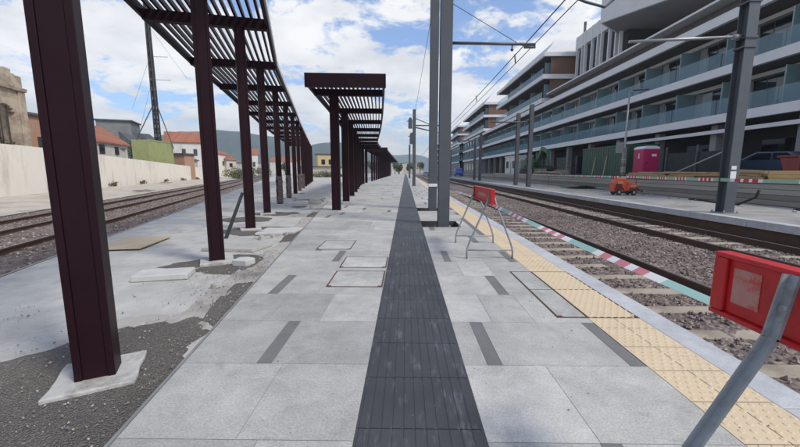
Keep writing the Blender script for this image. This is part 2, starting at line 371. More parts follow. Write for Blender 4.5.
SUN_EL, SUN_AZ = 48, 122      # azimuth clockwise from +Y (down the platform): from the right, a little behind
wd = D.worlds.new('World'); SC.world = wd; wd.use_nodes = True
n, l = wd.node_tree.nodes, wd.node_tree.links
bg = n['Background']
sky = n.new('ShaderNodeTexSky'); sky.sky_type = 'NISHITA'; sky.sun_disc = False
sky.sun_elevation = R(SUN_EL); sky.sun_rotation = R(SUN_AZ); sky.air_density = 1.0; sky.dust_density = 1.0; sky.ozone_density = 1.2
tc = n.new('ShaderNodeTexCoord'); sp = n.new('ShaderNodeSeparateXYZ'); l.new(tc.outputs['Generated'], sp.inputs[0])
mxz = n.new('ShaderNodeMath'); mxz.operation = 'MAXIMUM'; mxz.inputs[1].default_value = 0; l.new(sp.outputs[2], mxz.inputs[0])
az = n.new('ShaderNodeMath'); az.operation = 'ADD'; az.inputs[1].default_value = .22; l.new(mxz.outputs[0], az.inputs[0])
dx = n.new('ShaderNodeMath'); dx.operation = 'DIVIDE'; l.new(sp.outputs[0], dx.inputs[0]); l.new(az.outputs[0], dx.inputs[1])
dy = n.new('ShaderNodeMath'); dy.operation = 'DIVIDE'; l.new(sp.outputs[1], dy.inputs[0]); l.new(az.outputs[0], dy.inputs[1])
cb = n.new('ShaderNodeCombineXYZ'); l.new(dx.outputs[0], cb.inputs[0]); l.new(dy.outputs[0], cb.inputs[1]); cb.inputs[2].default_value = 3.7
c1 = n.new('ShaderNodeTexNoise'); c1.inputs['Scale'].default_value = 2.6; c1.inputs['Detail'].default_value = 10; c1.inputs['Roughness'].default_value = .64; c1.inputs['Distortion'].default_value = .25
l.new(cb.outputs[0], c1.inputs['Vector'])
c2 = n.new('ShaderNodeTexNoise'); c2.inputs['Scale'].default_value = .8; c2.inputs['Detail'].default_value = 3; l.new(cb.outputs[0], c2.inputs['Vector'])
ad = n.new('ShaderNodeMath'); ad.operation = 'MULTIPLY_ADD'; ad.inputs[1].default_value = .55; l.new(c2.outputs['Fac'], ad.inputs[0]); l.new(c1.outputs['Fac'], ad.inputs[2])
# more cloud towards the horizon
hz = n.new('ShaderNodeMapRange'); hz.inputs['From Min'].default_value = .0; hz.inputs['From Max'].default_value = .45; hz.inputs['To Min'].default_value = .17; hz.inputs['To Max'].default_value = 0
l.new(sp.outputs[2], hz.inputs['Value'])
ad2 = n.new('ShaderNodeMath'); ad2.operation = 'ADD'; l.new(ad.outputs[0], ad2.inputs[0]); l.new(hz.outputs[0], ad2.inputs[1])
cv = n.new('ShaderNodeMapRange'); cv.interpolation_type = 'SMOOTHSTEP'; cv.inputs['From Min'].default_value = .755; cv.inputs['From Max'].default_value = .86; cv.inputs['To Min'].default_value = .06; cv.inputs['To Max'].default_value = .95
l.new(ad2.outputs[0], cv.inputs['Value'])
c3 = n.new('ShaderNodeTexNoise'); c3.inputs['Scale'].default_value = 3.4; c3.inputs['Detail'].default_value = 6; l.new(cb.outputs[0], c3.inputs['Vector'])
cs = n.new('ShaderNodeMapRange'); cs.inputs['From Min'].default_value = .35; cs.inputs['From Max'].default_value = .68; l.new(c3.outputs['Fac'], cs.inputs['Value'])
cc = n.new('ShaderNodeMix'); cc.data_type = 'RGBA'; cc.inputs['A'].default_value = (8.7, 8.6, 8.45, 1); cc.inputs['B'].default_value = (6.1, 6.2, 6.4, 1); l.new(cs.outputs[0], cc.inputs['Factor'])
mx = n.new('ShaderNodeMix'); mx.data_type = 'RGBA'; l.new(cv.outputs[0], mx.inputs['Factor']); sv = n.new('ShaderNodeVectorMath'); sv.operation = 'MULTIPLY'; sv.inputs[1].default_value = (1.0, 1.25, 1.58); l.new(sky.outputs[0], sv.inputs[0]); l.new(sv.outputs[0], mx.inputs['A']); l.new(cc.outputs['Result'], mx.inputs['B'])
l.new(mx.outputs['Result'], bg.inputs['Color']); bg.inputs['Strength'].default_value = .125
su = D.lights.new('sun', 'SUN'); su.energy = 3.0; su.angle = R(14); su.color = (1, .93, .82)
so = D.objects.new('sun', su); COL.objects.link(so)
e_, a_ = R(SUN_EL), R(SUN_AZ)
dvec = Vector((math.sin(a_) * math.cos(e_), math.cos(a_) * math.cos(e_), math.sin(e_)))
so.rotation_euler = dvec.to_track_quat('Z', 'Y').to_euler(); so.location = (30, -30, 40)
SC.view_settings.view_transform = 'Standard'; SC.view_settings.look = 'None'; SC.view_settings.gamma = 1; SC.view_settings.exposure = .10
SC.view_settings.use_curve_mapping = False
SC.cycles.use_denoising = True
SC.cycles.max_bounces = 6; SC.cycles.transparent_max_bounces = 12

# ------------------------------------------------------------------ lines that lay the place out
def kerbx(y): return -1.2 - .135 * min(y, 30) - .02 * max(0, y - 30)   # left edge of the paved platform
def ledge(y): return -3.7 - .32 * y                                     # edge of the platform on the left tracks
LD = Vector((-.32, 1, 0)).normalized(); LN = Vector((-LD.y, LD.x, 0))   # along / away from it to the left

# ------------------------------------------------------------------ ground
b = MB(); b.face([(-3500, -3500, -.75), (3500, -3500, -.75), (3500, 3500, -.75), (-3500, 3500, -.75)])
structure(b.build('ground', W['dust'], fix=False))

# platform body under the paving and the island to its left
def strip_mesh(y0, y1, step, fl, fr, z, zb=-.7, sides=True):
    b = MB(); ys = []; y = y0
    while y < y1 + 1e-6: ys.append(y); y += step
    for a, c in zip(ys, ys[1:]):
        b.face([(fl(a), a, z), (fr(a), a, z), (fr(c), c, z), (fl(c), c, z)])
        if sides:
            b.face([(fl(a), a, zb), (fl(a), a, z), (fl(c), c, z), (fl(c), c, zb)])
            b.face([(fr(a), a, zb), (fr(c), c, zb), (fr(c), c, z), (fr(a), a, z)])
    return b
PITS = [(.38, 1.31, 8.5, 9.56), (.38, 1.24, 12.0, 13.0)]
b = MB()
def cut(rect, holes):
    out = [rect]
    for h in holes:
        nw = []
        for (x0, x1, y0, y1) in out:
            if x1 <= h[0] or x0 >= h[1] or y1 <= h[2] or y0 >= h[3]: nw.append((x0, x1, y0, y1)); continue
            if y0 < h[2]: nw.append((x0, x1, y0, h[2]))
            if y1 > h[3]: nw.append((x0, x1, h[3], y1))
            a, c = max(y0, h[2]), min(y1, h[3])
            if x0 < h[0]: nw.append((x0, h[0], a, c))
            if x1 > h[1]: nw.append((h[1], x1, a, c))
        out = nw
    return out
y = -4.0
while y < 150:
    y2 = y + 2
    b.face([(kerbx(y), y, -.006), (-.3, y, -.006), (-.3, y2, -.006), (kerbx(y2), y2, -.006)])
    for (a0, a1, c0, c1) in cut((-.3, 2.1, y, y2), PITS): b.face([(a0, c0, -.006), (a1, c0, -.006), (a1, c1, -.006), (a0, c1, -.006)])
    y = y2
structure(b.build('platform_bed', W['grout'], fix=False))

rnd = random.Random(11)
ROW0, ROW = 2.33, .715
PLATES = {0: [(-.965, .105), (.61, .10), (1.57, .10)], 1: [(-.275, .10)], 2: [(-1.42, .11), (1.05, .11)], 4: [(.62, .10), (-1.02, .11), (1.56, .1)], 5: [(-1.44, .11), (1.58, .1)], -1: [], -2: [(.99, .1)], 3: []}
b = MB()
def lay(x0f, x1f, k, plates):
    ya, yb = ROW0 + k * ROW, ROW0 + (k + 1) * ROW
    xl, xr = x0f(ya), x1f(ya); xl2, xr2 = x0f(yb), x1f(yb)
    cuts = []
    segs = []; x = min(xl, xl2)
    end = max(xr, xr2)
    pl = sorted((c - w / 2, c + w / 2) for c, w in plates if x + .05 < c < end - .05)
    cur = x
    for p0, p1 in pl + [(end, end)]:
        span = p0 - cur
        if span > .02:
            k_ = max(1, round(span / rnd.uniform(.42, .85)))
            ws = [rnd.uniform(.7, 1.3) for _ in range(k_)]; t = sum(ws); q = cur
            for w in ws:
                segs.append((q, q + span * w / t, rnd.choice([0, 0, 1, 2, 3, 3]))); q += span * w / t
        if p1 > p0: segs.append((p0, p1, 4))
        cur = p1
    g = .0013
    for s0, s1, mi in segs:
        for (a0, a1, c0, c1) in cut((s0 + g, s1 - g, ya + g, yb - g), PITS):
            L0, L1 = max(a0, x0f(c0)), max(a0, x0f(c1))
            if L0 >= a1 - .01 or L1 >= a1 - .01: 
                continue
            b.face([(L0, c0, 0), (a1, c0, 0), (a1, c1, 0), (L1, c1, 0)], mi)
for k in range(-7, 200):
    if k in PLATES: pl = PLATES[k]
    else:
        pl = []
        if rnd.random() < .62: pl.append((rnd.uniform(kerbx(ROW0 + k * ROW) + .3, -.5), .11))
        if rnd.random() < .3: pl.append((-.29, .1))
        if rnd.random() < .6: pl.append((rnd.choice([.6, 1.05, .8, 1.3]), .11))
        if rnd.random() < .4: pl.append((1.57, .1))
    lay(kerbx, lambda y: -.25, k, pl)
    lay(lambda y: .40, lambda y: 1.63, k, pl)
structure(b.build('platform_paving', W['pave'] + [W['plate']], fix=False))

# dark tactile path, ribbed along its length
b = MB(); y = -3.0; TL = .47
while y < 150:
    y2 = min(150, y + (TL if y < 40 else 4)); g = .003
    dz = 0.0
    b.face([(-.25, y + g, .000), (.40, y + g, .000), (.40, y2 - g, .000), (-.25, y2 - g, .000)])
    if y < 26:
        nr = 11
        for i in range(nr):
            xa = -.238 + i * .0575
            b.hexa([(xa, y + g, .0), (xa + .047, y + g, .0), (xa + .047, y2 - g, .0), (xa, y2 - g, .0),
                    (xa + .005, y + g, .0035), (xa + .042, y + g, .0035), (xa + .042, y2 - g, .0035), (xa + .005, y2 - g, .0035)])
    y = y2
structure(b.build('tactile_path', W['strip'], fix=False))

# yellow tactile strip with raised domes
b = MB(); y = -3.0
while y < 150:
    y2 = y + (.33 if y < 30 else 6); g = .0025
    if y < 30:
        b.face([(1.633, y + g, 0), (1.86, y + g, 0), (1.86, y2 - g, 0), (1.633, y2 - g, 0)])
        b.face([(1.865, y + g, 0), (2.088, y + g, 0), (2.088, y2 - g, 0), (1.865, y2 - g, 0)])
    else: b.face([(1.633, y, 0), (2.088, y, 0), (2.088, y2, 0), (1.633, y2, 0)])
    y = y2
yy = .9; row = 0
while yy < 14:
    for i in range(7):
        xx = 1.665 + i * .062 + (.031 if row % 2 else 0)
        if xx > 2.07: continue
        zl = .0042 if 3.15 < yy < 4.67 else 0
        ring0 = [(xx + .017 * math.cos(t * math.pi / 3), yy + .017 * math.sin(t * math.pi / 3), zl) for t in range(6)]
        ring1 = [(xx + .011 * math.cos(t * math.pi / 3), yy + .011 * math.sin(t * math.pi / 3), zl + .0035) for t in range(6)]
        for t in range(6): b.face([ring0[t], ring0[(t + 1) % 6], ring1[(t + 1) % 6], ring1[t]], 0, True)
        b.face(ring1)
    yy += .054; row += 1
structure(b.build('tactile_strip', W['yellow'], fix=False))

# granite coping, a real edge above the track
b = MB(); y = -3.0
while y < 150:
    y2 = y + (.98 if y < 40 else 10); g = .003
    b.box(2.092, 2.33, y + g, y2 - g, -.12, 0)
    y = y2
o = structure(b.build('platform_edge', W['coping'], bevel=.006))
b = MB(); b.box(2.0, 2.27, -3, 150, -.74, -.122); structure(b.build('platform_face', W['slabdark']))

# pits left open round the two mast bases
for (x0, x1, y0, y1), nm in zip(PITS, ('', '')):
    b = MB(); zb = -.16
    b.face([(x0, y0, zb), (x1, y0, zb), (x1, y1, zb), (x0, y1, zb)])
    for p, q in (((x0, y0), (x1, y0)), ((x1, y0), (x1, y1)), ((x1, y1), (x0, y1)), ((x0, y1), (x0, y0))):
        b.face([(p[0], p[1], zb), (q[0], q[1], zb), (q[0], q[1], -.001), (p[0], p[1], -.001)])
    structure(b.build('mast_pit', W['pit'], fix=False))

# rough concrete island on the left with its own edge
ys = [-6 + i * .5 for i in range(220)]
b = MB()
def isl_z(x, y):
    v = noise.noise(Vector((x * .5, y * .5, 1.3)))
    return -.035 + .018 * v
rows = []
for y in ys:
    xl, xr = ledge(y), kerbx(y) - .03
    k = 14
    rows.append([(xl + (xr - xl) * i / k, y) for i in range(k + 1)])
for r0, r1 in zip(rows, rows[1:]):
    for i in range(14):
        q = [r0[i], r0[i + 1], r1[i + 1], r1[i]]
        b.face([(p[0], p[1], isl_z(*p)) for p in q], 0, True)
    b.face([(r0[0][0], r0[0][1], -.75), (*r0[0], isl_z(*r0[0])), (*r1[0], isl_z(*r1[0])), (r1[0][0], r1[0][1], -.75)])
structure(b.build('concrete_island', W['concrete'], fix=False))
# pale edge stones on the left tracks
b = MB(); t = 0
b2 = MB()
# steel edging between island and paving
y = -3.0
while y < 60:
    y2 = y + 1.5
    b.hexa([(kerbx(y) - .022, y, -.2), (kerbx(y) - .004, y, -.2), (kerbx(y2) - .004, y2, -.2), (kerbx(y2) - .022, y2, -.2),
            (kerbx(y) - .022, y, .004), (kerbx(y) - .004, y, .004), (kerbx(y2) - .004, y2, .004), (kerbx(y2) - .022, y2, .004)])
    y = y2 + .012
structure(b.build('kerb', W['kerb']))

# dark gravel patches in the island
def patch(name, pts, m, z=.0, seed=1, h=.02, n=110):
    """irregular mound following a rough outline"""
    r = random.Random(seed); b = MB()
    c = Vector((sum(p[0] for p in pts) / len(pts), sum(p[1] for p in pts) / len(pts), 0))
    rim = []
    for i in range(n):
        t = i / n * len(pts); a = int(t); f = t - a
        p = Vector((*pts[a % len(pts)], 0)).lerp(Vector((*pts[(a + 1) % len(pts)], 0)), f)
        p = c + (p - c) * (1 + .10 * noise.noise(Vector((p.x * 3, p.y * 3, seed))) + .06 * noise.noise(Vector((p.x * 11, p.y * 11, seed))))
        rim.append(p)
    lv = [1.06, 1, .95, .9, .83, .74, .6, .4, .2]
    def hz(p, u):
        base = -.05 if u > 1.05 else -.022 if u > .99 else -.013 if u > .94 else -.007 if u > .89 else 0
        return z + base + h * noise.noise(Vector((p.x * 2.2, p.y * 2.2, 4))) + (.012 if u < 1.05 else 0) * noise.noise(Vector((p.x * 9, p.y * 9, seed)))
    for a, c2 in zip(lv, lv[1:]):
        for i in range(n):
            q = []
            for u, k in ((a, i), (a, (i + 1) % n), (c2, (i + 1) % n), (c2, i)):
                p = c + (rim[k] - c) * u; q.append((p.x, p.y, hz(p, u)))
            b.face(q, 0, True)
    b.face([(lambda p: (p.x, p.y, hz(p, .2)))(c + (p - c) * .2) for p in rim], 0, True)
    o = b.build(name, m, fix=False); return structure(o)
patch('gravel_patch', [(-4.2, 1.0), (-3.3, 1.9), (-2.75, 2.45), (-2.5, 2.9), (-2.2, 3.1), (-1.78, 3.2), (-1.62, 2.6), (-1.45, 1.7), (-1.3, .8), (-1.2, -.5), (-3.4, -.6)], W['dirt'], -.004, 3, .02)
patch('gravel_patch', [(-3.5, 4.9), (-3.1, 5.6), (-2.5, 5.75), (-2.15, 5.6), (-2.0, 4.95), (-2.2, 4.55), (-2.9, 4.6)], W['dirt'], -.018, 5, .012)
patch('gravel_patch', [(-4.4, 7.9), (-3.9, 8.6), (-3.0, 8.75), (-2.5, 8.5), (-2.6, 7.9), (-3.4, 7.5)], W['dirt'], -.018, 9, .012)
patch('gravel_patch', [(-5.0, 11.2), (-4.4, 11.9), (-3.5, 11.9), (-3.2, 11.3), (-3.9, 10.9)], W['dirt'], -.018, 12, .012)
patch('gravel_patch', [(-5.2, 16.6), (-4.4, 17.6), (-3.7, 17.6), (-3.6, 16.4), (-4.5, 16.0)], W['dirt'], -.018, 15, .012)
rq = random.Random(71)
for i in range(16):
    yv = 3.0 + i * 1.35 + rq.uniform(-.4, .4); f = rq.uniform(.05, .95)
    if i % 3 == 0: f = rq.uniform(.0, .12)
    x = kerbx(yv) - .35 + (ledge(yv) + .9 - kerbx(yv)) * f; a, c = rq.uniform(.3, .9), rq.uniform(.2, .7)
    patch('dust_patch', [(x - a, yv - c * .4), (x - a * .2, yv - c), (x + a * (.9 if f > .2 else .3), yv - c * .5), (x + a * (.7 if f > .2 else .3), yv + c * .6), (x, yv + c), (x - a * .8, yv + c * .5)], W[['dust', 'slabdark', 'dirt'][i % 3]], -.024, 200 + i, .008, 50)
patch('dust_patch', [(-2.1, 3.0), (-1.72, 3.1), (-1.86, 4.2), (-2.02, 5.2), (-2.3, 5.0), (-2.2, 3.9)], W['dust'], -.02, 301, .01, 60)
for i in range(9):
    ya = 3.0 + i * 1.25; w0_ = rq.uniform(.14, .34); w1_ = rq.uniform(.10, .3); k0, k1 = kerbx(ya) - .03, kerbx(ya + 1.35) - .03
    patch('soil_patch', [(k0 - w0_, ya), (k0, ya - .05), ((k0 + k1) / 2, ya + .67), (k1, ya + 1.35), (k1 - w1_, ya + 1.3), ((k0 + k1) / 2 - (w0_ + w1_) * .6, ya + .6)], W['dust' if i % 3 else 'dirt'], -.016, 400 + i, .010, 60)
rk = random.Random(8)
for i in range(6):
    yv = rk.choice([3.3, 4.0, 5.6, 7.4, 9.3, 11.8, 13.5, 16]) + rk.uniform(-.5, .5); x = kerbx(yv) - rk.uniform(.12, 1.1); s_ = rk.uniform(.035, .085)
    bb = MB(); n_ = rk.randint(5, 7); po = [(x + s_ * rk.uniform(.7, 1.3) * math.cos(6.283 * k / n_), yv + s_ * rk.uniform(.7, 1.3) * math.sin(6.283 * k / n_)) for k in range(n_)]
    bb.prism(po, 'z', -.05, rk.uniform(.02, .05)); tag(bb.build('rubble_block', W['footing' if i % 2 else 'slabdark'], bevel=.006), 'small broken concrete lump on the dirt along the steel edging', 'rubble', 'broken lumps along the steel edging')
# loose grit on the nearest patch
r = random.Random(5); b = MB()
def stone(b, p, s, r, mi):
    v = []
    for ax in ((1, 0, 0), (-1, 0, 0), (0, 1, 0), (0, -1, 0), (0, 0, 1), (0, 0, -1)):
        k = s * r.uniform(.65, 1.25)
        v.append(Vector(ax) * k + Vector((r.uniform(-.3, .3), r.uniform(-.3, .3), r.uniform(-.3, .3))) * s)
    q = Matrix.Rotation(r.uniform(0, 6.28), 3, 'Z') @ Matrix.Rotation(r.uniform(0, 3), 3, 'X')
    base = len(b.v)
    b.v += [tuple(Vector(p) + q @ Vector((t.x, t.y, t.z * .8))) for t in v]
    for f in ((0, 2, 4), (2, 1, 4), (1, 3, 4), (3, 0, 4), (2, 0, 5), (1, 2, 5), (3, 1, 5), (0, 3, 5)):
        b.f.append(tuple(base + i for i in f)); b.m.append(mi); b.sm.append(False)
for _ in range(1500):
    x, yv = r.uniform(-3.2, -1.25), r.uniform(1.1, 3.1)
    if x > kerbx(yv) - .04 or (yv > 2.9 and x < -2.3) or x < -3.2 + (yv - 1.1) * .45: continue
    stone(b, (x, yv, .006 + .01 * r.random()), r.choice([.003, .004, .005, .007, .011 if r.random() < .3 else .004]), r, r.choice([0, 0, 0, 1, 1]))
for _ in range(1500):
    yv = r.uniform(1.4, 6.0); x = kerbx(yv) - .03 - abs(r.gauss(0, .45))
    if yv < 3.4: x = kerbx(yv) - .03 - r.random() * 2.2; 
    if yv < 3.4 and noise.noise(Vector((x * 1.5, yv * 1.5, 6))) < -.05: continue
    stone(b, (x, yv, -.012 + .012 * r.random()), r.choice([.003, .004, .005, .007, .01]), r, r.choice([0, 0, 1, 2]))
for _ in range(420):
    yv = 1.2 + 12 * r.random() ** 1.6; x = r.uniform(kerbx(yv), 2.3)
    if any(h[0] - .05 < x < h[1] + .05 and h[2] - .05 < yv < h[3] + .05 for h in PITS): continue
    stone(b, (x, yv, .003), r.choice([.002, .003, .004, .006]), r, r.choice([0, 1, 2]))
o = b.build('grit', [W['plate'], W['dust'], W['slabdark']], fix=False); o['kind'] = 'stuff'

# ------------------------------------------------------------------ right tracks
b = MB(); ys = [-4 + i * .8 for i in range(220)]
def bz(x, y): return -.50 + .025 * noise.noise(Vector((x * 1.1, y * 1.1, 0))) + (.03 if 4.9 < x < 6.7 else 0)
xs = [2.25 + i * .35 for i in range(20)] + [9.24]
for a, c in zip(ys, ys[1:]):
    for p, q in zip(xs, xs[1:]):
        b.face([(p, a, bz(p, a)), (q, a, bz(q, a)), (q, c, bz(q, c)), (p, c, bz(p, c))], 0, True)
structure(b.build('track_bed', W['ballast'], fix=False))
r = random.Random(21); b = MB()
for _ in range(26000):
    yv = 1.0 + 31 * r.random() ** 1.9; x = r.uniform(2.4, 9.15)
    if yv > 14 and r.random() < .3: continue
    t = ((yv - 4.66 + .13) % .75)
    onsl = t < .26 and (2.4 < x < 4.85 or 6.6 < x < 8.9)
    if onsl: continue
    if abs(x - 2.87) < .09 or abs(x - 4.37) < .09 or abs(x - 7) < .09 or abs(x - 8.5) < .09: continue
    stone(b, (x, yv, bz(x, yv) + r.uniform(.0, .02)), r.uniform(.017, .036), r, r.choice([0, 0, 1, 1, 1, 2]))
o = b.build('ballast', W['stone'], fix=False); o['kind'] = 'stuff'

def rail_bm(p0, p1, top):
    b = MB(); p0 = Vector(p0); p1 = Vector(p1)
    d = Vector((0, 0, top))
    def bar(w, z0, z1, mi): b.bar(p0 + Vector((0, 0, (z0 + z1) / 2)), p1 + Vector((0, 0, (z0 + z1) / 2)), w, z1 - z0, mi)
    bar(.14, top - .16, top - .135, 0); bar(.022, top - .135, top - .035, 0); bar(.068, top - .035, top - .004, 0); bar(.055, top - .004, top, 1)
    return b
SLP = None
def track(xa, xb, label, n_sl, y_first):
    global SLP
    t = thing('railway_track', ((xa + xb) / 2, 0, -.5), label, 'railway track', 'tracks beside the new platform')
    for x in (xa, xb): rail_bm((x, -4, 0), (x, 160, 0), -.35).build('rail', [W['rail'], W['railtop']], t)
    for i in range(n_sl):
        yv = y_first + i * .75
        if SLP is None:
            bb = MB(); w = .115
            bb.prism([(-w - .02, -.7), (w + .02, -.7), (w, -.492), (-w, -.492)], 'x', -1.2, 1.2)
            me = bb.build('sleeper', W['sleeper'], None, bevel=.015)
            SLP = me; o = me; o.parent = t
            o.location = (0, yv, .5)
        else:
            o = SLP.copy(); COL.objects.link(o); o.parent = t; o.location = (0, yv, .5)
        bb = None
    return t
track(2.87, 4.37, 'rusty rails on pale concrete sleepers directly beside the yellow tactile strip', 64, .91)
track(7.0, 8.5, 'rusty rails half sunk in ballast against the far platform edge', 64, .91)

# ------------------------------------------------------------------ left tracks
P0 = Vector((ledge(0), 0, 0))
def lp(t, o, z=0): p = P0 + LD * t + LN * o; return (p.x, p.y, z)
b = MB()
ts = [-5 + i * 1.5 for i in range(90)]; os_ = [-.15 + i * .62 for i in range(13)]
def lz(t, o): return (-.46 if o < 6.6 else -.44) + .03 * noise.noise(Vector((t * .8, o * .8, 7)))
for a, c in zip(ts, ts[1:]):
    for p, q in zip(os_, os_[1:]):
        b.face([lp(a, p, lz(a, p)), lp(a, q, lz(a, q)), lp(c, q, lz(c, q)), lp(c, p, lz(c, p))], 0, True)
structure(b.build('track_bed', W['ballast'], fix=False))
r = random.Random(31); b = MB()
for _ in range(14000):
    t = 3 + 45 * r.random() ** 1.5; o_ = r.uniform(0, 6.9)
    if min(abs(o_ - q) for q in (.85, 2.35, 4.1, 5.6)) < .1: continue
    stone(b, lp(t, o_, lz(t, o_) + r.uniform(0, .02)), r.uniform(.02, .042), r, r.choice([0, 0, 1, 1, 2]))
o = b.build('ballast', W['stone'], fix=False); o['kind'] = 'stuff'
for o0, lab in ((.85, 'rusty rails running under the bare left platform edge'), (4.1, 'outer pair of rusty rails along the cream plastered wall')):
    t = thing('railway_track', lp(0, o0 + .75, -.45), lab, 'railway track', 'tracks along the cream wall')
    for q in (o0, o0 + 1.5): rail_bm(lp(-5, q), lp(130, q), -.33).build('rail', [W['rail'], W['railtop']], t)
# pale service path at the foot of the cream wall
b = MB()
for a, c in zip(ts, ts[1:]): b.face([lp(a, 7.0, -.41), lp(a, 14.5, -.38), lp(c, 14.5, -.38), lp(c, 7.0, -.41)])
structure(b.build('path', W['sand'], fix=False))

# ------------------------------------------------------------------ canopies
def interp(tab, y):
    if y <= tab[0][0]: return tab[0][1]
    for (a, va), (c, vc) in zip(tab, tab[1:]):
        if y <= c: return va + (vc - va) * (y - a) / (c - a)
    return tab[-1][1]
def canopy(label, posts, zu, lo, ro, start, end, pw=.24, pd=.21, ang=None, fascia=.5, nsl=15, footing=False, wrapped=(), edge_h=.2, sheen=False, turn=0.):
    """posts: plan points; zu: underside of the beams; lo/ro: tables of half widths to the left/right of the post line"""
    P = [Vector((x, y, 0)) for x, y in posts]
    root = thing('platform_canopy', (P[0].x, P[0].y, 0), label, 'canopy', 'slatted canopies on the platform')
    d0 = (P[1] - P[0]).normalized(); d1 = (P[-1] - P[-2]).normalized()
    S = [P[0] - d0 * start] + P + [P[-1] + d1 * end]
    nn = []
    for i in range(len(S)):
        d = (S[min(i + 1, len(S) - 1)] - S[max(i - 1, 0)]).normalized(); nn.append(Vector((d.y, -d.x, 0)))
    bh = .20
    Lp = [S[i] - nn[i] * interp(lo, S[i].y) for i in range(len(S))]
    Rp = [S[i] + nn[i] * interp(ro, S[i].y) for i in range(len(S))]
    up = Vector((0, 0, 1))
    for i, p in enumerate(P):
        k = i + 1; ax = math.atan2(nn[k].y, nn[k].x)
        b = MB()
        # boxed section: two flange plates standing proud of a recessed web
        q = Matrix.Rotation(ax + turn, 3, 'Z')
        for dx_, w_, dep in ((-(pw / 2 - .02), .04, pd), ((pw / 2 - .02), .04, pd), (0, pw - .08, pd - .016)):
            c = p + q @ Vector((dx_, 0, 0)); b.rbox((c.x, c.y, -.02), w_, dep, zu + .018, ax + turn)
        post = b.build('post', W['brown'], root, bevel=.004)
        if footing:
            rr = random.Random(i * 3 + 1); bb = MB()
            sz = .225
            poly = []
            for a in range(16):
                t = a / 16 * 2 * math.pi; sx = max(-1, min(1, 1.42 * math.cos(t))); sy = max(-1, min(1, 1.42 * math.sin(t)))
                k_ = sz * (1 + rr.uniform(-.05, .02))
                v = p + q @ Vector((sx * k_, sy * k_, 0)); poly.append((v.x, v.y))
            bb.prism(poly, 'z', -.06, .022)
            bb.build('footing', W['footing'], post, bevel=.008)
        if i in wrapped:
            bb = MB()
            n_ = 8
            prev = None
            for j in range(n_):
                z0 = .06 + j * .13
                bb.rbox((p.x, p.y, z0), pw + .03 + .012 * math.sin(j * 2.3), pd + .03 + .012 * math.cos(j * 1.7), .128, ax + .05 * math.sin(j * 1.9))
            bb.build('wrapping', W['wrap'], post, bevel=.01)
        b = MB(); b.bar(Lp[k] + up * (zu + bh / 2), Rp[k] + up * (zu + bh / 2), .16, bh)
        b.build('cross_beam', W['brown'], root)
    bl = MB(); br_ = MB()
    for i in range(len(S) - 1):
        for bb, E in ((bl, Lp), (br_, Rp)):
            bb.bar(E[i] + up * (zu + .05 + edge_h / 2), E[i + 1] + up * (zu + .05 + edge_h / 2), .07, edge_h)
        pan = MB()
        for j in range(1, nsl):
            f = j / nsl
            a = Lp[i].lerp(Rp[i], f); c = Lp[i + 1].lerp(Rp[i + 1], f)
            pan.bar(a + up * (zu + bh + .05), c + up * (zu + bh + .05), .045, .10)
        pan.build('slat_panel', W['brown'], root)
    if sheen:
        tb = MB()  # added white strip: bright sheen on the right edge beam, put in as colour
        for i in range(len(S) - 1):
            o_ = nn[i] * .05; o2 = nn[i + 1] * .05
            tb.bar(Rp[i] + o_ + up * (zu + .19), Rp[i + 1] + o2 + up * (zu + .19), .03, .15)
        tb.build('edge_sheen', W['white'], root)
    bl.build('edge_beam', W['brown'], root); br_.build('edge_beam', W['brown'], root)
    b = MB(); e0 = (Lp[0] - Rp[0]).normalized() * .06
    b.bar(Lp[0] + e0 + up * (zu + .0 + fascia / 2), Rp[0] - e0 + up * (zu + fascia / 2), .08, fascia)
    b.build('front_fascia', W['brown'], root)
    b = MB(); b.bar(Lp[-1] + up * (zu + fascia / 2), Rp[-1] + up * (zu + fascia / 2), .08, fascia); b.build('end_fascia', W['brown'], root)
    return root
lposts = [(-1.965, 2.17), (-2.75, 5.2), (-3.52, 8.2), (-4.30, 11.3), (-4.95, 14.4), (-5.6, 17.6), (-6.25, 20.8), (-6.95, 24.1), (-7.65, 27.5), (-8.4, 31), (-9.15, 34.5), (-9.9, 38), (-10.65, 41.5), (-11.4, 45)]
canopy('long curving dark brown slatted canopy on the bare concrete island by the left tracks', lposts, 4.28,
       [(2, 1.6), (7, 1.75), (15, 1.95), (22, 2.3), (28, 2.5), (45, 2.6)], [(2, .75), (7, .62), (11, .45), (26, .08), (45, -.1)], 1.0, .8, footing=True, wrapped=(4, 5, 7, 8), fascia=.4, pw=.205, pd=.17, sheen=True, turn=R(13))
mposts = [(-2.32, 12.3), (-2.57, 15.9), (-2.84, 19.4), (-3.15, 23), (-3.5, 26.6), (-3.85, 30.2), (-4.15, 33.8), (-4.3, 37.4), (-4.35, 41)]
canopy('dark brown slatted canopy with a deep front fascia in the middle of the paved platform', mposts, 3.70,
       [(11, .62), (60, .62)], [(11, 1.6), (60, 1.6)], 1.25, .9, pw=.28, pd=.24, wrapped=(), fascia=.39, nsl=16)
fposts = [(-4.3, 47.5 + i * 3.6) for i in range(17)]
canopy('most distant dark brown canopy, end-on beyond the middle canopy', fposts, 3.70, [(11, .62), (60, .62)], [(11, 2.0), (60, 2.0)], 1.0, 1, fascia=.5, nsl=14)

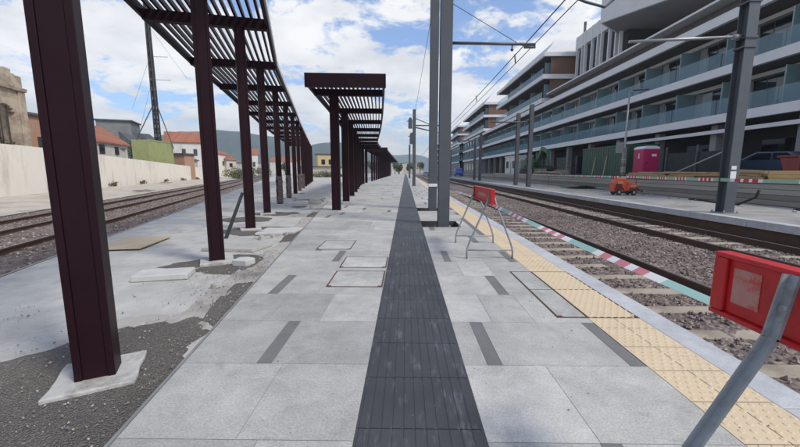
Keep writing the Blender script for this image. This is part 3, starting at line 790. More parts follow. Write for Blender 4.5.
# ------------------------------------------------------------------ catenary masts
def hsection(b, x, y, z0, z1, w, d, ang=0, tf=.022, tw=.03):
    q = Matrix.Rotation(ang, 3, 'Z')
    for dy_ in (-(d / 2 - tf / 2), d / 2 - tf / 2):
        c = q @ Vector((0, dy_, 0)); b.rbox((x + c.x, y + c.y, z0), w, tf, z1 - z0, ang)
    b.rbox((x, y, z0), tw, d - 2 * tf, z1 - z0, ang)
def mast(x, y, z0, h, label, w=.27, d=.27, m='mast', base=True, group='catenary masts'):
    t = thing('catenary_mast', (x, y, z0), label, 'mast', group)
    b = MB(); b.rbox((x, y, z0), w, d, h); 
    b = MB(); hsection(b, x, y, z0, z0 + h, w, d)
    b.build('shaft', W[m], t, bevel=.003)
    if base:
        b = MB(); b.rbox((x, y, z0), w + .16, d + .16, .03)
        for sx in (-1, 1):
            for sy in (-1, 1): b.tube([(x + sx * (w / 2 + .05), y + sy * (d / 2 + .05), z0 + .03), (x + sx * (w / 2 + .05), y + sy * (d / 2 + .05), z0 + .09)], .018, 8)
        b.build('base_plate', W['galv'], t)
    return t
m1 = mast(.93, 8.98, -.15, 8.2, 'nearer of the two tall grey masts in the platform pits, with a thin boom')
b = MB(); b.tube([(1.05, 8.98, 4.22), (2.98, 8.98, 4.18)], .032, 10); b.build('boom', W['mast'], m1)
b = MB(); b.tube([(1.0, 8.98, 5.10), (2.55, 8.98, 4.22)], .007, 6); b.build('stay_wire', W['wire'], m1)
b = MB(); b.tube([(2.45, 8.98, 4.17), (2.45, 8.98, 4.03)], .016, 8); b.tube([(2.45, 8.98, 4.08), (2.45, 8.98, 4.05)], .035, 8); b.build('insulator', W['insul'], m1)
b = MB(); b.tube([(2.72, 8.98, 4.12), (2.98, 8.98, 4.12)], .03, 8); b.build('clamp', W['mast'], m1)
for z in (3.1, 5.6):
    b = MB(); b.rbox((.93, 9.12, z), .1, .16, .06); b.build('bracket', W['mast'], m1)
b = MB(); b.tube([(1.05, 8.98, 6.2), (5.2, 8.98, 6.35)], .04, 10); b.tube([(1.05, 8.98, 7.6), (4.6, 8.98, 6.35)], .012, 6); b.build('cantilever', W['mast'], m1)
b = MB(); b.tube([(4.95, 8.98, 6.34), (4.85, 8.98, 5.4), (4.68, 8.98, 5.12), (4.5, 8.98, 4.97), (4.07, 8.98, 5.08), (3.70, 8.98, 5.22)], .03, 10); b.build('registration_arm', W['mast'], m1)
m2 = mast(.92, 12.5, -.15, 8.2, 'second grey mast from the camera, pale tape tied around its shaft')
b = MB(); b.rbox((.92, 12.5, .78), .295, .295, .10); b.build('tape_wrap', W['label'], m2)
for z in (3.4, 6.1):
    b = MB(); b.rbox((.92, 12.66, z), .1, .12, .06); b.build('bracket', W['mast'], m2)
m3 = mast(.74, 32.3, -.02, 6.5, 'mast with transformer boxes and short cross-arms near its top')
for i, (zz, xx, hh) in enumerate(((4.9, .40, .75), (3.6, .52, .8))):
    b = MB(); b.rbox((xx, 32.25, zz), .34, .4, hh); b.rbox((xx, 32.25, zz + hh), .22, .3, .14); b.tube([(xx - .3, 32.2, zz + hh * .8), (xx + .2, 32.2, zz + hh * .8)], .03, 6); b.build('equipment_box', W['mast'], m3)
b = MB(); b.tube([(.8, 32.3, 5.15), (2.9, 32.3, 5.15)], .05, 8); b.tube([(.8, 32.3, 5.75), (2.2, 32.3, 5.2)], .035, 8); b.tube([(.8, 32.3, 5.0), (2.8, 32.3, 4.55)], .05, 8); b.tube([(2.1, 32.3, 4.5), (2.1, 32.3, 5.15)], .035, 8)
b.build('cross_arm', W['mast'], m3)
mast(.72, 66, -.02, 5.9, 'slimmest far-off mast rising beyond the transformer mast', .3, .3, base=False)

# masts on the far platform, on the right
m4 = mast(10.0, 11.6, 0, 9.2, 'broad grey mast on the far platform with a white notice at its foot', .31, .34, 'mastlight')
b = MB(); b.tube([(9.9, 11.6, 5.21), (6.6, 11.6, 5.08)], .042, 10); b.tube([(9.62, 11.6, 5.20), (9.82, 11.6, 5.206)], .075, 10); b.build('boom', W['galv'], m4)
for zz in (5.12, 4.86, 6.1):
    b = MB(); b.rbox((10, 11.6, zz), .36, .40, .05); b.build('collar', W['mast'], m4)
b = MB(); b.rbox((9.97, 11.417, 1.02), .17, .012, .27); b.rbox((9.97, 11.417, 1.34), .15, .012, .11); b.build('notice', W['label'], m4)
m5 = mast(10.0, 30.2, 0, 6.5, 'front grey mast of the pair by the white cabin, its boom over the tracks', .30, .30)
b = MB(); b.tube([(10, 30.2, 5.15), (6.7, 30.2, 5.15)], .05, 8); b.build('boom', W['mast'], m5)
mast(10.1, 34.0, 0, 6.4, 'grey mast without a boom, rear one of the pair by the white cabin', .30, .30)
m7 = mast(10.0, 50, 0, 6.2, 'distant grey mast with a stub boom in front of the teal glass', .30, .34, base=False)
b = MB(); b.tube([(10, 50, 5.3), (7.5, 50, 5.3)], .05, 8); b.build('boom', W['mast'], m7)
mast(10.1, 54.5, 0, 6.0, 'distant grey mast just behind the stub boom mast', .30, .34, base=False)
mast(10.2, 84, 0, 6.0, 'farthest mast on the far platform, near the blue van', .30, .34, base=False)

# overhead line
def wire(name, pts, rad, label):
    b = MB(); P = []
    for a, c in zip(pts, pts[1:]):
        a = Vector(a); c = Vector(c); sag = (c - a).length * .004
        for i in range(12):
            f = i / 12; p = a.lerp(c, f); p.z -= sag * 4 * f * (1 - f); P.append(p)
    P.append(Vector(pts[-1]))
    b.tube(P, rad, 6); tag(b.build(name, W['wire']), label, 'wire', 'overhead wires')
wire('overhead_wire', [(3.7, -6, 5.26), (3.7, 8.98, 5.24), (3.7, 50, 5.26), (3.65, 140, 5.3)], .016, 'upper overhead wire running along the near right track')
wire('overhead_wire', [(3.74, -6, 4.98), (3.74, 8.98, 4.98), (3.72, 50, 5.0), (3.67, 140, 5.05)], .012, 'lower overhead wire hung just beneath the upper wire')
for yv in (13.2, 20.1):
    b = MB(); b.tube([(3.735, yv, 4.93), (3.70, yv, 5.22)], .022, 6)
    tag(b.build('wire_dropper', W['wire']), 'short vertical link joining the two overhead wires, the %s one' % ('lower, nearer the boom' if yv > 15 else 'higher'), 'wire')
wire('guy_wire', [(.80, 32.3, 6.3), (1.05, 12.5, 7.6)], .010, 'thin wire slung between the transformer mast and the taped mast')

# ------------------------------------------------------------------ manhole covers
def cover(x0, x1, y0, y1, label, lids):
    t = thing('manhole_cover', ((x0 + x1) / 2, (y0 + y1) / 2, 0), label, 'manhole cover', 'access covers in the paving')
    g = .014
    b = MB(); z = .0045
    for (a0, a1, c0, c1) in ((x0, x1, y0, y0 + g), (x0, x1, y1 - g, y1), (x0, x0 + g, y0 + g, y1 - g), (x1 - g, x1, y0 + g, y1 - g)):
        b.box(a0, a1, c0, c1, 0.0005, z)
    for cx_, sx in ((x0, 1), (x1, -1)):
        b.box(min(cx_ + sx * g, cx_ + sx * .055), max(cx_ + sx * g, cx_ + sx * .055), y0 + g, y0 + .045, .0005, z + .001)
    b.build('frame', W['rail'], t)
    for (a0, a1, m) in lids:
        b = MB(); b.box(a0 + g + .004, a1 - g - .004, y0 + g + .004, y1 - g - .004, .0006, .004); b.build('lid', m, t)
    return t
cover(-.90, -.26, 4.0, 4.67, 'square paved access cover beside the dark path, nearest of the three left covers', [(-.90, -.26, W['pave'][3])])
cover(-.90, -.26, 4.84, 5.46, 'middle access cover of the three left of the dark path', [(-.90, -.26, W['pave'][1])])
cover(-1.5, -.92, 6.0, 6.8, 'farthest access cover of the three, set left of the others', [(-1.5, -.92, W['pave'][3])])
cy = cover(1.36, 2.09, 3.15, 4.67, 'long double access cover half grey and half yellow beside the coping', [(1.36, 1.64, W['pave'][0]), (1.62, 2.09, W['yellow'])])
b = MB(); b.box(1.375, 2.075, 3.93, 3.944, .0006, .0052); b.box(1.63, 1.644, 3.17, 3.928, .0006, .0052); b.box(1.63, 1.644, 3.946, 4.65, .0006, .0052); b.build('dividing_bar', W['rail'], cy)

# ------------------------------------------------------------------ barriers
def trestle(loc, label, near=False):
    t = thing('barrier_trestle', loc, label, 'barrier', 'red board trestles')
    x, y, _ = loc
    L = .66 if not near else .62
    if near:
        hz_, legs = 1.0, [(.03, .985), (.050, .784), (.248, .406), (.40, .11), (.40, .0)]; sec = (.048, .03)
    else:
        hz_, legs = 1.0, [(.02, .95), (.05, .82), (.29, .23), (.32, .13), (.32, .0)]; sec = (.028, .018)
    # board with raised ends and folded lips
    b = MB(); y0, y1 = y - L - .05, y + L + .05
    z0, z1 = (.775, .98) if near else (.835, 1.02)
    b.box(x - .012, x + .012, y0, y1, z0, z1, 0)
    b.box(x - .03, x + .03, y0, y1, z1, z1 + .018, 0); b.box(x - .03, x + .03, y0, y1, z0 - .018, z0, 0)
    ew = .055
    for e in (y0, y1 - ew):
        b.box(x - .028, x - .0125, e, e + ew, z0 + .001, z1 - .001, 0); b.box(x + .0125, x + .028, e, e + ew, z0 + .001, z1 - .001, 0)
    board = b.build('board', W['red'], t, bevel=.005)
    b = MB()
    for sx in (-1, 1):
        xx = x + sx * .0145
        if near: b.box(min(xx, x + sx * .0125), max(xx, x + sx * .0125), y1 - .18, y1 - .075, z0 + .045, z1 - .03)
        else: b.box(min(xx, x + sx * .0125), max(xx, x + sx * .0125), y - .3, y + .3, z0 + .07, z1 - .07)
    b.build('worn_sticker', W['smear'], board)
    for sy in (-1, 1):
        yy_ = y + sy * (L - .05) + (0 if not near else -.20)
        for sx in (-1, 1):
            b = MB(); P = [Vector((x + sx * (.02 + ox), yy_, zz)) for ox, zz in legs]
            P[0] = Vector((x + sx * .032, yy_, legs[0][1]))
            if near:
                for a, c in zip(P, P[1:]): b.bar(a, c + (c - a).normalized() * .006, .030, .011, 0, up=(1, 0, 0)); b.bar(a + Vector((sx * .012, .015, 0)), c + Vector((sx * .012, .015, 0)), .006, .024, 0, up=(1, 0, 0))
            else: b.tube(P, .014, 8)
            lg = b.build('leg', W['trestle'], t)
            if near:
                bb = MB(); bb.tube([(x + sx * .036, yy_ - .0, .88), (x + sx * .062, yy_, .88)], .012, 8); bb.build('bolt', W['galv'], lg)
        b = MB(); w = .44 if near else .32
        b.tube([(x - w - .02, yy_, .13), (x + w + .02, yy_, .13)], .010, 8); b.build('crossbar', W['trestle'], t)
    return t
trestle((1.26, 6.0, 0), 'whole red board trestle on thin splayed legs standing before the grey masts')
trestle((1.22, .73, 0), 'close-up red board trestle on a broad zinc leg, cut by the picture edge', near=True)

GREEN, WHT, RED = (.31, .50, .45), (.74, .72, .70), (.58, .19, .21)
W['tape'] = striped('barrier tape', [(0, RED), (.06, WHT), (.14, RED), (.23, WHT), (.314, GREEN), (.675, WHT), (.80, RED), (.89, WHT), (.96, RED)], 1.05)
W['tape2'] = striped('far barrier tape', [(0, (.30, .46, .36)), (.40, (.78, .77, .75)), (.47, (.55, .03, .04)), (.56, (.78, .77, .75)), (.61, (.55, .03, .04)), (.70, (.78, .77, .75)), (.75, (.55, .03, .04)), (.84, (.78, .77, .75)), (.92, (.30, .46, .36))], 1.9)
def tape(pts, width, m, label, twist=.25, sag=.01, roll=0.):
    b = MB(); A = [Vector(p) for p in pts]; P = []
    for a, c in zip(A, A[1:]):
        k = 26
        for i in range(k):
            f = i / k; p = a.lerp(c, f); p.z -= sag * (c - a).length * 4 * f * (1 - f) * .25; P.append(p)
    P.append(A[-1]); row = []
    for i, p in enumerate(P):
        d = (P[min(i + 1, len(P) - 1)] - P[max(0, i - 1)]).normalized(); sd = Vector((0, 0, 1)).cross(d).normalized()
        g = roll + twist * math.sin(i * .16) + twist * .6 * math.sin(i * .41 + 1)
        u = Vector((0, 0, 1)) * math.cos(g) + sd * math.sin(g); w_ = d.cross(u) * .0007
        row.append((p - u * width / 2 - w_, p + u * width / 2 - w_, p + u * width / 2 + w_, p - u * width / 2 + w_))
    for a, c in zip(row, row[1:]):
        for j in range(4): b.face([a[j], a[(j + 1) % 4], c[(j + 1) % 4], c[j]], 0, True)
    return tag(b.build('barrier_tape', m, fix=False), label, 'tape')
tape([(1.275, -.6, .79), (1.265, 1.3, .765), (1.29, 5.3, .80), (1.26, 6.7, .83), (1.07, 12.4, .83)], .048, W['tape'], 'green, white and red tape stretched low from the near trestle along the track side', .22, .01, -.95)
tape([(9.76, 11.36, 1.03), (12.3, 19.9, .97), (12.7, 33, .95), (12.4, 52, .93)], .105, W['tape2'], 'faded striped tape strung in front of the timber wall beyond the far platform', .1, .004)
tape([(9.76, 11.36, 1.03), (9.9, 6.2, 1.04)], .095, W['tape2'], 'striped tape continuing towards the right picture edge past the broad mast', .1, .004)
for i, (px, py) in enumerate(((9.9, 6.2), (12.3, 19.9), (12.7, 33.05), (12.4, 52.0))):
    b = MB(); b.tube([(px + .03, py + .03, 0), (px + .03, py + .03, 1.12)], .016, 8)
    tag(b.build('tape_post', W['rail'], loc=None), ['rusty rod holding the far tape nearest the right picture edge', 'rusty rod holding the far tape beside the orange machine', 'rusty rod holding the far tape near the pair of masts', 'rusty rod at the distant end of the far tape'][i], 'rod', 'rods carrying the far tape')

# ------------------------------------------------------------------ things lying on the island
b = MB(); b.rbox((-3.02, 4.42, -.02), .62, .33, .075, R(14)); tag(b.build('concrete_slab', W['slab'], bevel=.012), 'narrow whitish slab lying flat in front of the second brown post', 'slab')
b = MB(); b.rbox((-5.0, 6.55, -.012), .80, 1.15, .022, R(10)); tag(b.build('plywood_sheet', W['ply'], bevel=.002), 'tan plywood sheet lying on the concrete by the left rails', 'board')
b = MB(); b.prism([(-3.42, 5.98), (-2.52, 5.88), (-2.38, 6.42), (-2.62, 6.6), (-3.55, 7.2)], 'z', -.03, .03); tag(b.build('concrete_slab', W['slabdark'], bevel=.01), 'wide greyish slab with a clipped corner between the second and third brown posts', 'slab')
for i, (c, sx, sy, a, z) in enumerate((((-2.86, 7.85), .55, .74, .02, -.025), ((-2.50, 7.95), .30, .66, -.04, -.024))):
    b = MB(); b.rbox((*c, z), sx, sy, .05, a); tag(b.build('concrete_slab', W['slab'], bevel=.01), ['pale square slab right of the third brown post', 'pale narrow slab against the steel edging, touching the square slab'][i], 'slab')
for i, (c, sx, sy, h_, a) in enumerate((((-4.25, 14.9), .55, .6, .07, .2), ((-3.75, 15.1), .42, .5, .12, -.1), ((-3.4, 16.2), .5, .5, .10, .4))):
    b = MB(); b.rbox((*c, -.03), sx, sy, h_, a); b.rbox((c[0] + .02, c[1] + .03, h_ - .028), sx * .9, sy * .85, h_ * .7, a + .08)
    tag(b.build('slab_stack', [W['slab'], W['slabdark']][i % 2], bevel=.008), ['low stack of two pale slabs behind the fourth brown post', 'dark stack of two slabs right of the pale stack', 'small slab stack nearest the steel edging by the wrapped posts'][i], 'slab')
b = MB(); b.bar((-3.40, 6.75, -.01), (-3.58, 8.02, .82), .06, .03); tag(b.build('timber_prop', W['black']), 'dark board leaning against the third brown post', 'board')
b = MB(); b.prism([(-2.44, 5.0), (-2.22, 4.95), (-2.17, 5.15), (-2.3, 5.22), (-2.42, 5.2)], 'z', -.03, .06); tag(b.build('rubble_block', W['slab'], bevel=.01), 'broken concrete lump beside the footing of the second brown post', 'rubble')

# ------------------------------------------------------------------ far platform, wall, street
b = MB(); b.box(9.55, 13.8, -6, 160, -.75, -.004); structure(b.build('far_platform', W['fardeck']))
b = MB(); y = -6.0
while y < 160:
    y2 = y + (2 if y < 60 else 20); b.box(9.25, 9.547, y + .004, y2 - .004, -.2, 0); y = y2
structure(b.build('far_platform_edge', W['coping'], bevel=.008))
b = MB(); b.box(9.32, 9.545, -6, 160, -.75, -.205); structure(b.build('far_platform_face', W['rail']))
b = MB(); b.box(13.85, 14.25, -6, 130, -.7, .86); b.box(13.82, 14.28, -6, 130, .86, .90)
tag(b.build('retaining_wall', W['retain']), 'low weathered wall in horizontal courses behind the far platform', 'wall')
b = MB(); b.box(14.25, 40, -30, 300, -.7, .80); structure(b.build('street', W['street']))
r = random.Random(4)
b = MB()
for _ in range(400):
    yv = r.uniform(8, 40); x = r.uniform(12.4, 13.8)
    if noise.noise(Vector((yv * .5, 0, 2))) < .05: continue
    stone(b, (x, yv, .01), r.uniform(.02, .07), r, r.choice([0, 1, 2]))
o = b.build('rubble', [W['dust'], W['slabdark'], W['retain']], fix=False); o['kind'] = 'stuff'
b = MB(); b.tube([(13.0, 17.0, .02), (13.0, 16.2, .05), (12.7, 15.2, .03), (12.75, 14.2, .04), (12.8, 13.6, .35), (12.8, 13.5, .62)], .045, 8)
tag(b.build('bent_pipe', W['rubber']), 'black bent pipe lying on the far platform left of the broad mast', 'pipe')
b = MB(); b.tube([(13.1, 12.5, .02), (12.9, 9.0, .03), (12.7, 6.5, .02)], .045, 8); tag(b.build('dark_hose', W['rubber']), 'black hose lying along the far platform right of the broad mast', 'hose')
# heap under the wall
patch('rubble_heap', [(12.3, 27.5), (13.8, 27.0), (13.8, 30.5), (12.6, 30.2)], W['dirt'], .25, 22, .1, 40)

# orange site machine
t = thing('site_generator', (11.9, 20.3, 0), 'small orange wheeled site machine parked on the far platform', 'machine')
ox, oy = 11.9, 20.3
b = MB(); b.prism([(-.74, .17), (-.72, .66), (-.50, .92), (-.05, .95), (.10, .74), (.04, .20)], 'y', -.36, .36)
b.turn(Matrix.Translation((ox, oy, 0)) @ Matrix.Rotation(R(-8), 4, 'Z') @ Matrix.Diagonal((.84, .86, 1.0, 1))); b.build('engine_hood', W['orange'], t, bevel=.06)
b = MB(); b.prism([(.0, .22), (.12, .72), (.52, .68), (.74, .52), (.72, .18)], 'y', -.38, .38)
b.turn(Matrix.Translation((ox, oy, 0)) @ Matrix.Rotation(R(-8), 4, 'Z') @ Matrix.Diagonal((.84, .86, 1.0, 1))); b.build('front_hood', W['orange'], t, bevel=.06)
b = MB(); b.box(-.5, -.18, -.38, -.362, .62, .76); b.turn(Matrix.Translation((ox, oy, 0)) @ Matrix.Rotation(R(-8), 4, 'Z') @ Matrix.Diagonal((.84, .86, 1.0, 1))); b.build('vent_panel', W['smear'], t)
for wx in (-.42, .46):
    for wy in (-.42, .42):
        b = MB(); c = Matrix.Translation((ox, oy, 0)) @ Matrix.Rotation(R(-8), 4, 'Z') @ Matrix.Diagonal((.84, .86, 1.0, 1)); b.tube([(wx, wy - .06, .17), (wx, wy + .06, .17)], .17, 18); b.turn(c); wh = b.build('wheel', W['rubber'], t, bevel=.02)
        b = MB(); b.tube([(wx, wy - .068, .17), (wx, wy + .068, .17)], .075, 12); b.turn(c); b.build('hub', W['galv'], wh)
MG = Matrix.Translation((ox, oy, 0)) @ Matrix.Rotation(R(-8), 4, 'Z') @ Matrix.Diagonal((.84, .86, 1.0, 1))
for k in range(5):
    b = MB(); b.box(-.62 + k * .0, -.24, -.385, -.362, .40 + k * .045, .425 + k * .045); b.turn(MG); b.build('grille_slat', W['rubber'], t)
b = MB(); b.box(.24, .56, -.40, -.382, .36, .56); b.turn(MG); b.build('side_panel', W['smear'], t)
b = MB(); b.tube([(-.2, .1, .9), (-.2, .1, 1.12), (-.28, .1, 1.18)], .028, 8); b.turn(MG); b.build('exhaust_pipe', W['rail'], t)
b = MB(); b.bar((.66, 0, .3), (1.12, 0, .22), .07, .07); b.tube([(1.12, -.06, .22), (1.12, .06, .22)], .05, 10); b.turn(MG); b.build('tow_bar', W['rail'], t)
for wx in (-.42, .46):
    b = MB(); b.prism([(wx - .27, .30), (wx - .2, .43), (wx + .2, .43), (wx + .27, .30), (wx + .25, .28), (wx + .18, .40), (wx - .18, .40), (wx - .25, .28)], 'y', -.5, -.385); b.turn(MG); b.build('mudguard', W['rubber'], t)
b = MB(); b.tube([(-.55, -.2, .86), (-.62, -.2, 1.05), (-.62, .2, 1.05), (-.55, .2, .86)], .018, 8); b.turn(Matrix.Translation((ox, oy, 0)) @ Matrix.Rotation(R(-8), 4, 'Z') @ Matrix.Diagonal((.84, .86, 1.0, 1))); b.build('handle', W['rubber'], t)
b = MB(); b.box(-.65, .65, -.3, .3, .1, .2); b.turn(Matrix.Translation((ox, oy, 0)) @ Matrix.Rotation(R(-8), 4, 'Z') @ Matrix.Diagonal((.84, .86, 1.0, 1))); b.build('chassis', W['rubber'], t)

# portable toilet
TX, TY = 17.0, 26.6
t = thing('portable_toilet', (TX, TY, .8), 'magenta portable toilet with a domed white roof behind the low wall', 'toilet')
b = MB(); b.rbox((TX, TY, .95), 1.12, 1.12, 1.85); b.build('body', W['magenta'], t, bevel=.05)
b = MB(); b.rbox((TX, TY, .8), 1.2, 1.2, .14); b.build('skid_base', W['rubber'], t)
b = MB(); b.prism([(TX - .58, 2.80), (TX + .58, 2.80), (TX + .54, 2.93), (TX + .30, 3.02), (TX - .30, 3.02), (TX - .54, 2.93)], 'y', TY - .58, TY + .58); b.build('roof', W['toiletroof'], t, bevel=.03)
b = MB(); b.box(TX - .40, TX + .40, TY - .575, TY - .562, 1.05, 2.68); d = b.build('door', W['magenta'], t, bevel=.01)
b = MB(); b.box(TX + .02, TX + .34, TY - .586, TY - .576, 2.30, 2.46); b.build('plaque', W['label'], d)
b = MB(); b.tube([(TX - .3, TY - .6, 1.85), (TX - .3, TY - .57, 1.85)], .05, 10); b.build('handle', W['rubber'], d)
b = MB(); b.tube([(TX - .573, TY - .1, 2.45), (TX - .563, TY - .1, 2.45)], .07, 12); b.prism([(TY - .19, 2.18), (TY - .01, 2.18), (TY - .06, 2.37), (TY - .14, 2.37)], 'x', TX - .573, TX - .563); b.build('figure_mark', W['label'], t)
for k in range(4):
    b = MB(); zz = 1.2 + k * .0; yy_ = TY - .42 + k * .28; b.box(TX - .575, TX - .562, yy_ - .03, yy_ + .03, 1.1, 2.05); b.build('rib', W['magenta'], t)

# green container
GX, GY0, GY1 = 16.6, 28.3, 35.2
t = thing('storage_container', (GX + 1.2, (GY0 + GY1) / 2, .8), 'long dark green ribbed container behind the low wall', 'container')
b = MB(); yv = GY0; poly = []
while yv < GY1 - .01:
    poly += [(GX, yv), (GX, yv + .16), (GX + .05, yv + .2), (GX + .05, yv + .33)]; yv += .37
poly += [(GX, GY1), (GX + 2.4, GY1), (GX + 2.4, GY0)]
b.prism(poly, 'z', .95, 3.2); b.build('body', W['greenbox'], t)
b = MB()
for zz in (.85, 3.2): b.box(GX - .03, GX + 2.43, GY0 - .03, GY1 + .03, zz, zz + .10)
b.build('frame', W['greenbox'], t)
for dy0 in (.08, 1.22):
    b = MB(); b.box(GX + dy0, GX + dy0 + 1.1, GY0 - .025, GY0 - .005, 1.0, 3.12); dd = b.build('door', W['greenbox'], t)
    b = MB(); b.tube([(GX + dy0 + .55, GY0 - .05, 1.0), (GX + dy0 + .55, GY0 - .05, 3.1)], .02, 8); b.build('lock_rod', W['galv'], dd)
# diagonal props leaning on it
for yv in (30.6, 32.4):
    b = MB(); b.bar((GX - .75, yv - .6, .8), (GX - .06, yv + .3, 2.5), .06, .04); tag(b.build('timber_prop', W['wood']), 'slanting prop against the green container, the %s one' % ('nearer' if yv < 31 else 'farther'), 'board')

# white site cabin
t = thing('site_cabin', (18, 60, .8), 'white flat-roofed site cabin beyond the green digger', 'cabin')
b = MB(); b.box(16.8, 19.2, 56.5, 63, .9, 3.5); b.build('body', W['whitewall'], t, bevel=.03)
b = MB(); b.box(16.7, 19.3, 56.4, 63.1, 3.5, 3.65); b.build('roof', W['white'], t)
for y0 in (57.3, 60.8):
    b = MB(); b.box(16.77, 16.795, y0, y0 + 1.4, 1.7, 2.9); f = b.build('window', W['galv'], t)
    b = MB(); b.box(16.755, 16.768, y0 + .08, y0 + 1.32, 1.78, 2.82); b.build('pane', W['pane'], f)
b = MB(); b.box(17.4, 18.3, 56.47, 56.495, .95, 3.0); b.build('door', W['galv'], t)
b = MB(); b.box(18.45, 19.0, 56.47, 56.495, 1.8, 2.8); b.build('window', W['pane'], t)

# green excavator
EX, EY = 17.2, 50.5
t = thing('excavator', (EX, EY, .8), 'green excavator with its boom raised between the white cabin and green container', 'excavator')
for sx in (-.95, .95):
    b = MB(); b.prism([(EY - 1.6, 1.0), (EY - 1.35, .8), (EY + 1.35, .8), (EY + 1.6, 1.0), (EY + 1.6, 1.3), (EY + 1.35, 1.5), (EY - 1.35, 1.5), (EY - 1.6, 1.3)], 'x', EX + sx - .25, EX + sx + .25); b.build('crawler', W['rubber'], t, bevel=.03)
b = MB(); b.box(EX - 1.1, EX + 1.1, EY - .6, EY + 1.7, 1.55, 2.4); b.build('body', W['digger'], t, bevel=.08)
b = MB(); b.prism([(EY - 1.3, 1.6), (EY - .1, 1.6), (EY - .1, 3.1), (EY - .9, 3.1), (EY - 1.3, 2.4)], 'x', EX - 1.1, EX - .2); cabn = b.build('cab', W['digger'], t, bevel=.04)
b = MB(); b.box(EX - 1.125, EX - 1.105, EY - 1.0, EY - .25, 2.1, 2.95); b.build('window', W['pane'], cabn)
b = MB(); b.bar((EX + .2, EY - .6, 2.0), (EX + .3, EY - 2.6, 4.2), .34, .5); b.bar((EX + .3, EY - 2.5, 4.15), (EX + .35, EY - 4.3, 3.6), .3, .4); b.build('boom', W['digger'], t, bevel=.03)
b = MB(); b.bar((EX + .35, EY - 4.2, 3.8), (EX + .35, EY - 4.6, 1.9), .24, .3); b.build('dipper_arm', W['digger'], t)
b = MB(); b.prism([(EY - 4.2, 1.9), (EY - 4.9, 1.9), (EY - 5.1, 1.4), (EY - 4.7, 1.1), (EY - 4.2, 1.4)], 'x', EX - .1, EX + .8); b.build('bucket', W['rubber'], t)

# street lamp
LX, LY = 15.4, 26.5
t = thing('street_lamp', (LX, LY, .8), 'tall thin street lamp with a short flat head in front of the green container', 'street lamp')
b = MB(); b.tube([(LX, LY, .8), (LX, LY, 3), (LX, LY, 6.72)], .07, 10, radii=[.085, .07, .045]); b.tube([(LX, LY, 6.7), (LX + .2, LY - .2, 6.76)], .04, 8); b.build('pole', W['galv'], t)
b = MB(); b.rbox((LX + .55, LY - .35, 6.72), .95, .26, .09, R(-18)); b.build('lamp_head', W['mast'], t, bevel=.03)
b = MB(); b.rbox((LX, LY, 1.0), .22, .22, 1.9, .3); b.build('notice_wrap', W['retain'], t)
b = MB(); b.rbox((LX - .35, LY, 2.55), .5, .05, .75, 0); b.build('notice_board', W['galv'], t)

# site fence with dark netting
t = thing('site_fence', (16.2, 19.5, .8), 'dark netted site fence with slanted braces behind the timber piles', 'fence')
b = MB(); b.box(16.19, 16.21, 18.5, 23.4, .85, 2.35); b.build('netting', W['mesh'], t)
for yv in (23.3, 20.9, 18.6):
    b = MB(); b.rbox((16.13, yv, .8), .07, .07, 1.95); b.build('post', W['mastlight'], t)
for yv in (18.6,):
    b = MB(); b.bar((15.9, yv + .05, 2.35), (15.3, yv + 3.4, .95), .06, .06); b.build('brace', W['galv'], t)

# timber on the wall
r = random.Random(12)
for i in range(32):
    b = MB(); yv = 19.0 + r.uniform(-.8, 1.4) * (1 - .12 * (i // 8)); L = r.uniform(2.2, 3.4); k = i % 8; lay_ = i // 8
    x = 14.45 + k * .12 + r.uniform(-.02, .02)
    b.bar((x, yv - L / 2, .87 + .10 * lay_ + r.uniform(0, .05)), (x + r.uniform(-.08, .08), yv + L / 2, .88 + .10 * lay_ + r.uniform(0, .06)), .11, .09)
    tag(b.build('timber_plank', W['wood']), 'rough brown timber plank piled on the low wall left of the broad mast', 'plank', 'brown planks heaped on the low wall')
for i in range(16):
    b = MB(); yv = 15.7 + r.uniform(-.3, .3); L = r.uniform(1.0, 1.5)
    x = 14.45 + (i % 4) * .13
    b.bar((x, yv - L / 2, .89 + .12 * (i // 4)), (x + r.uniform(-.1, .1), yv + L / 2, .91 + .12 * (i // 4) + r.uniform(0, .06)), .12, .10)
    tag(b.build('timber_plank', W['wood']), 'rough brown plank heaped just right of the broad mast', 'plank', 'brown planks right of the mast')
for i in range(9):
    b = MB(); x = 14.42 + (i % 3) * .16
    b.bar((x, 9.2 + r.uniform(-.1, .1), .96 + .14 * (i // 3)), (x, 14.9 + r.uniform(-.1, .1), .96 + .14 * (i // 3)), .15, .135)
    tag(b.build('timber_beam', W['woodgold'], bevel=.006), 'clean yellow timber beam stacked on the low wall at the right edge', 'beam', 'yellow beams on the low wall')
b = MB(); b.bar((14.7, 24.5, .99), (14.75, 21.6, 1.01), .5, .22); b.bar((14.6, 24.2, 1.14), (14.7, 22.0, 1.18), .35, .12)
tag(b.build('plank_bundle', W['wood']), 'low reddish brown bundle of boards in front of the magenta toilet', 'planks')

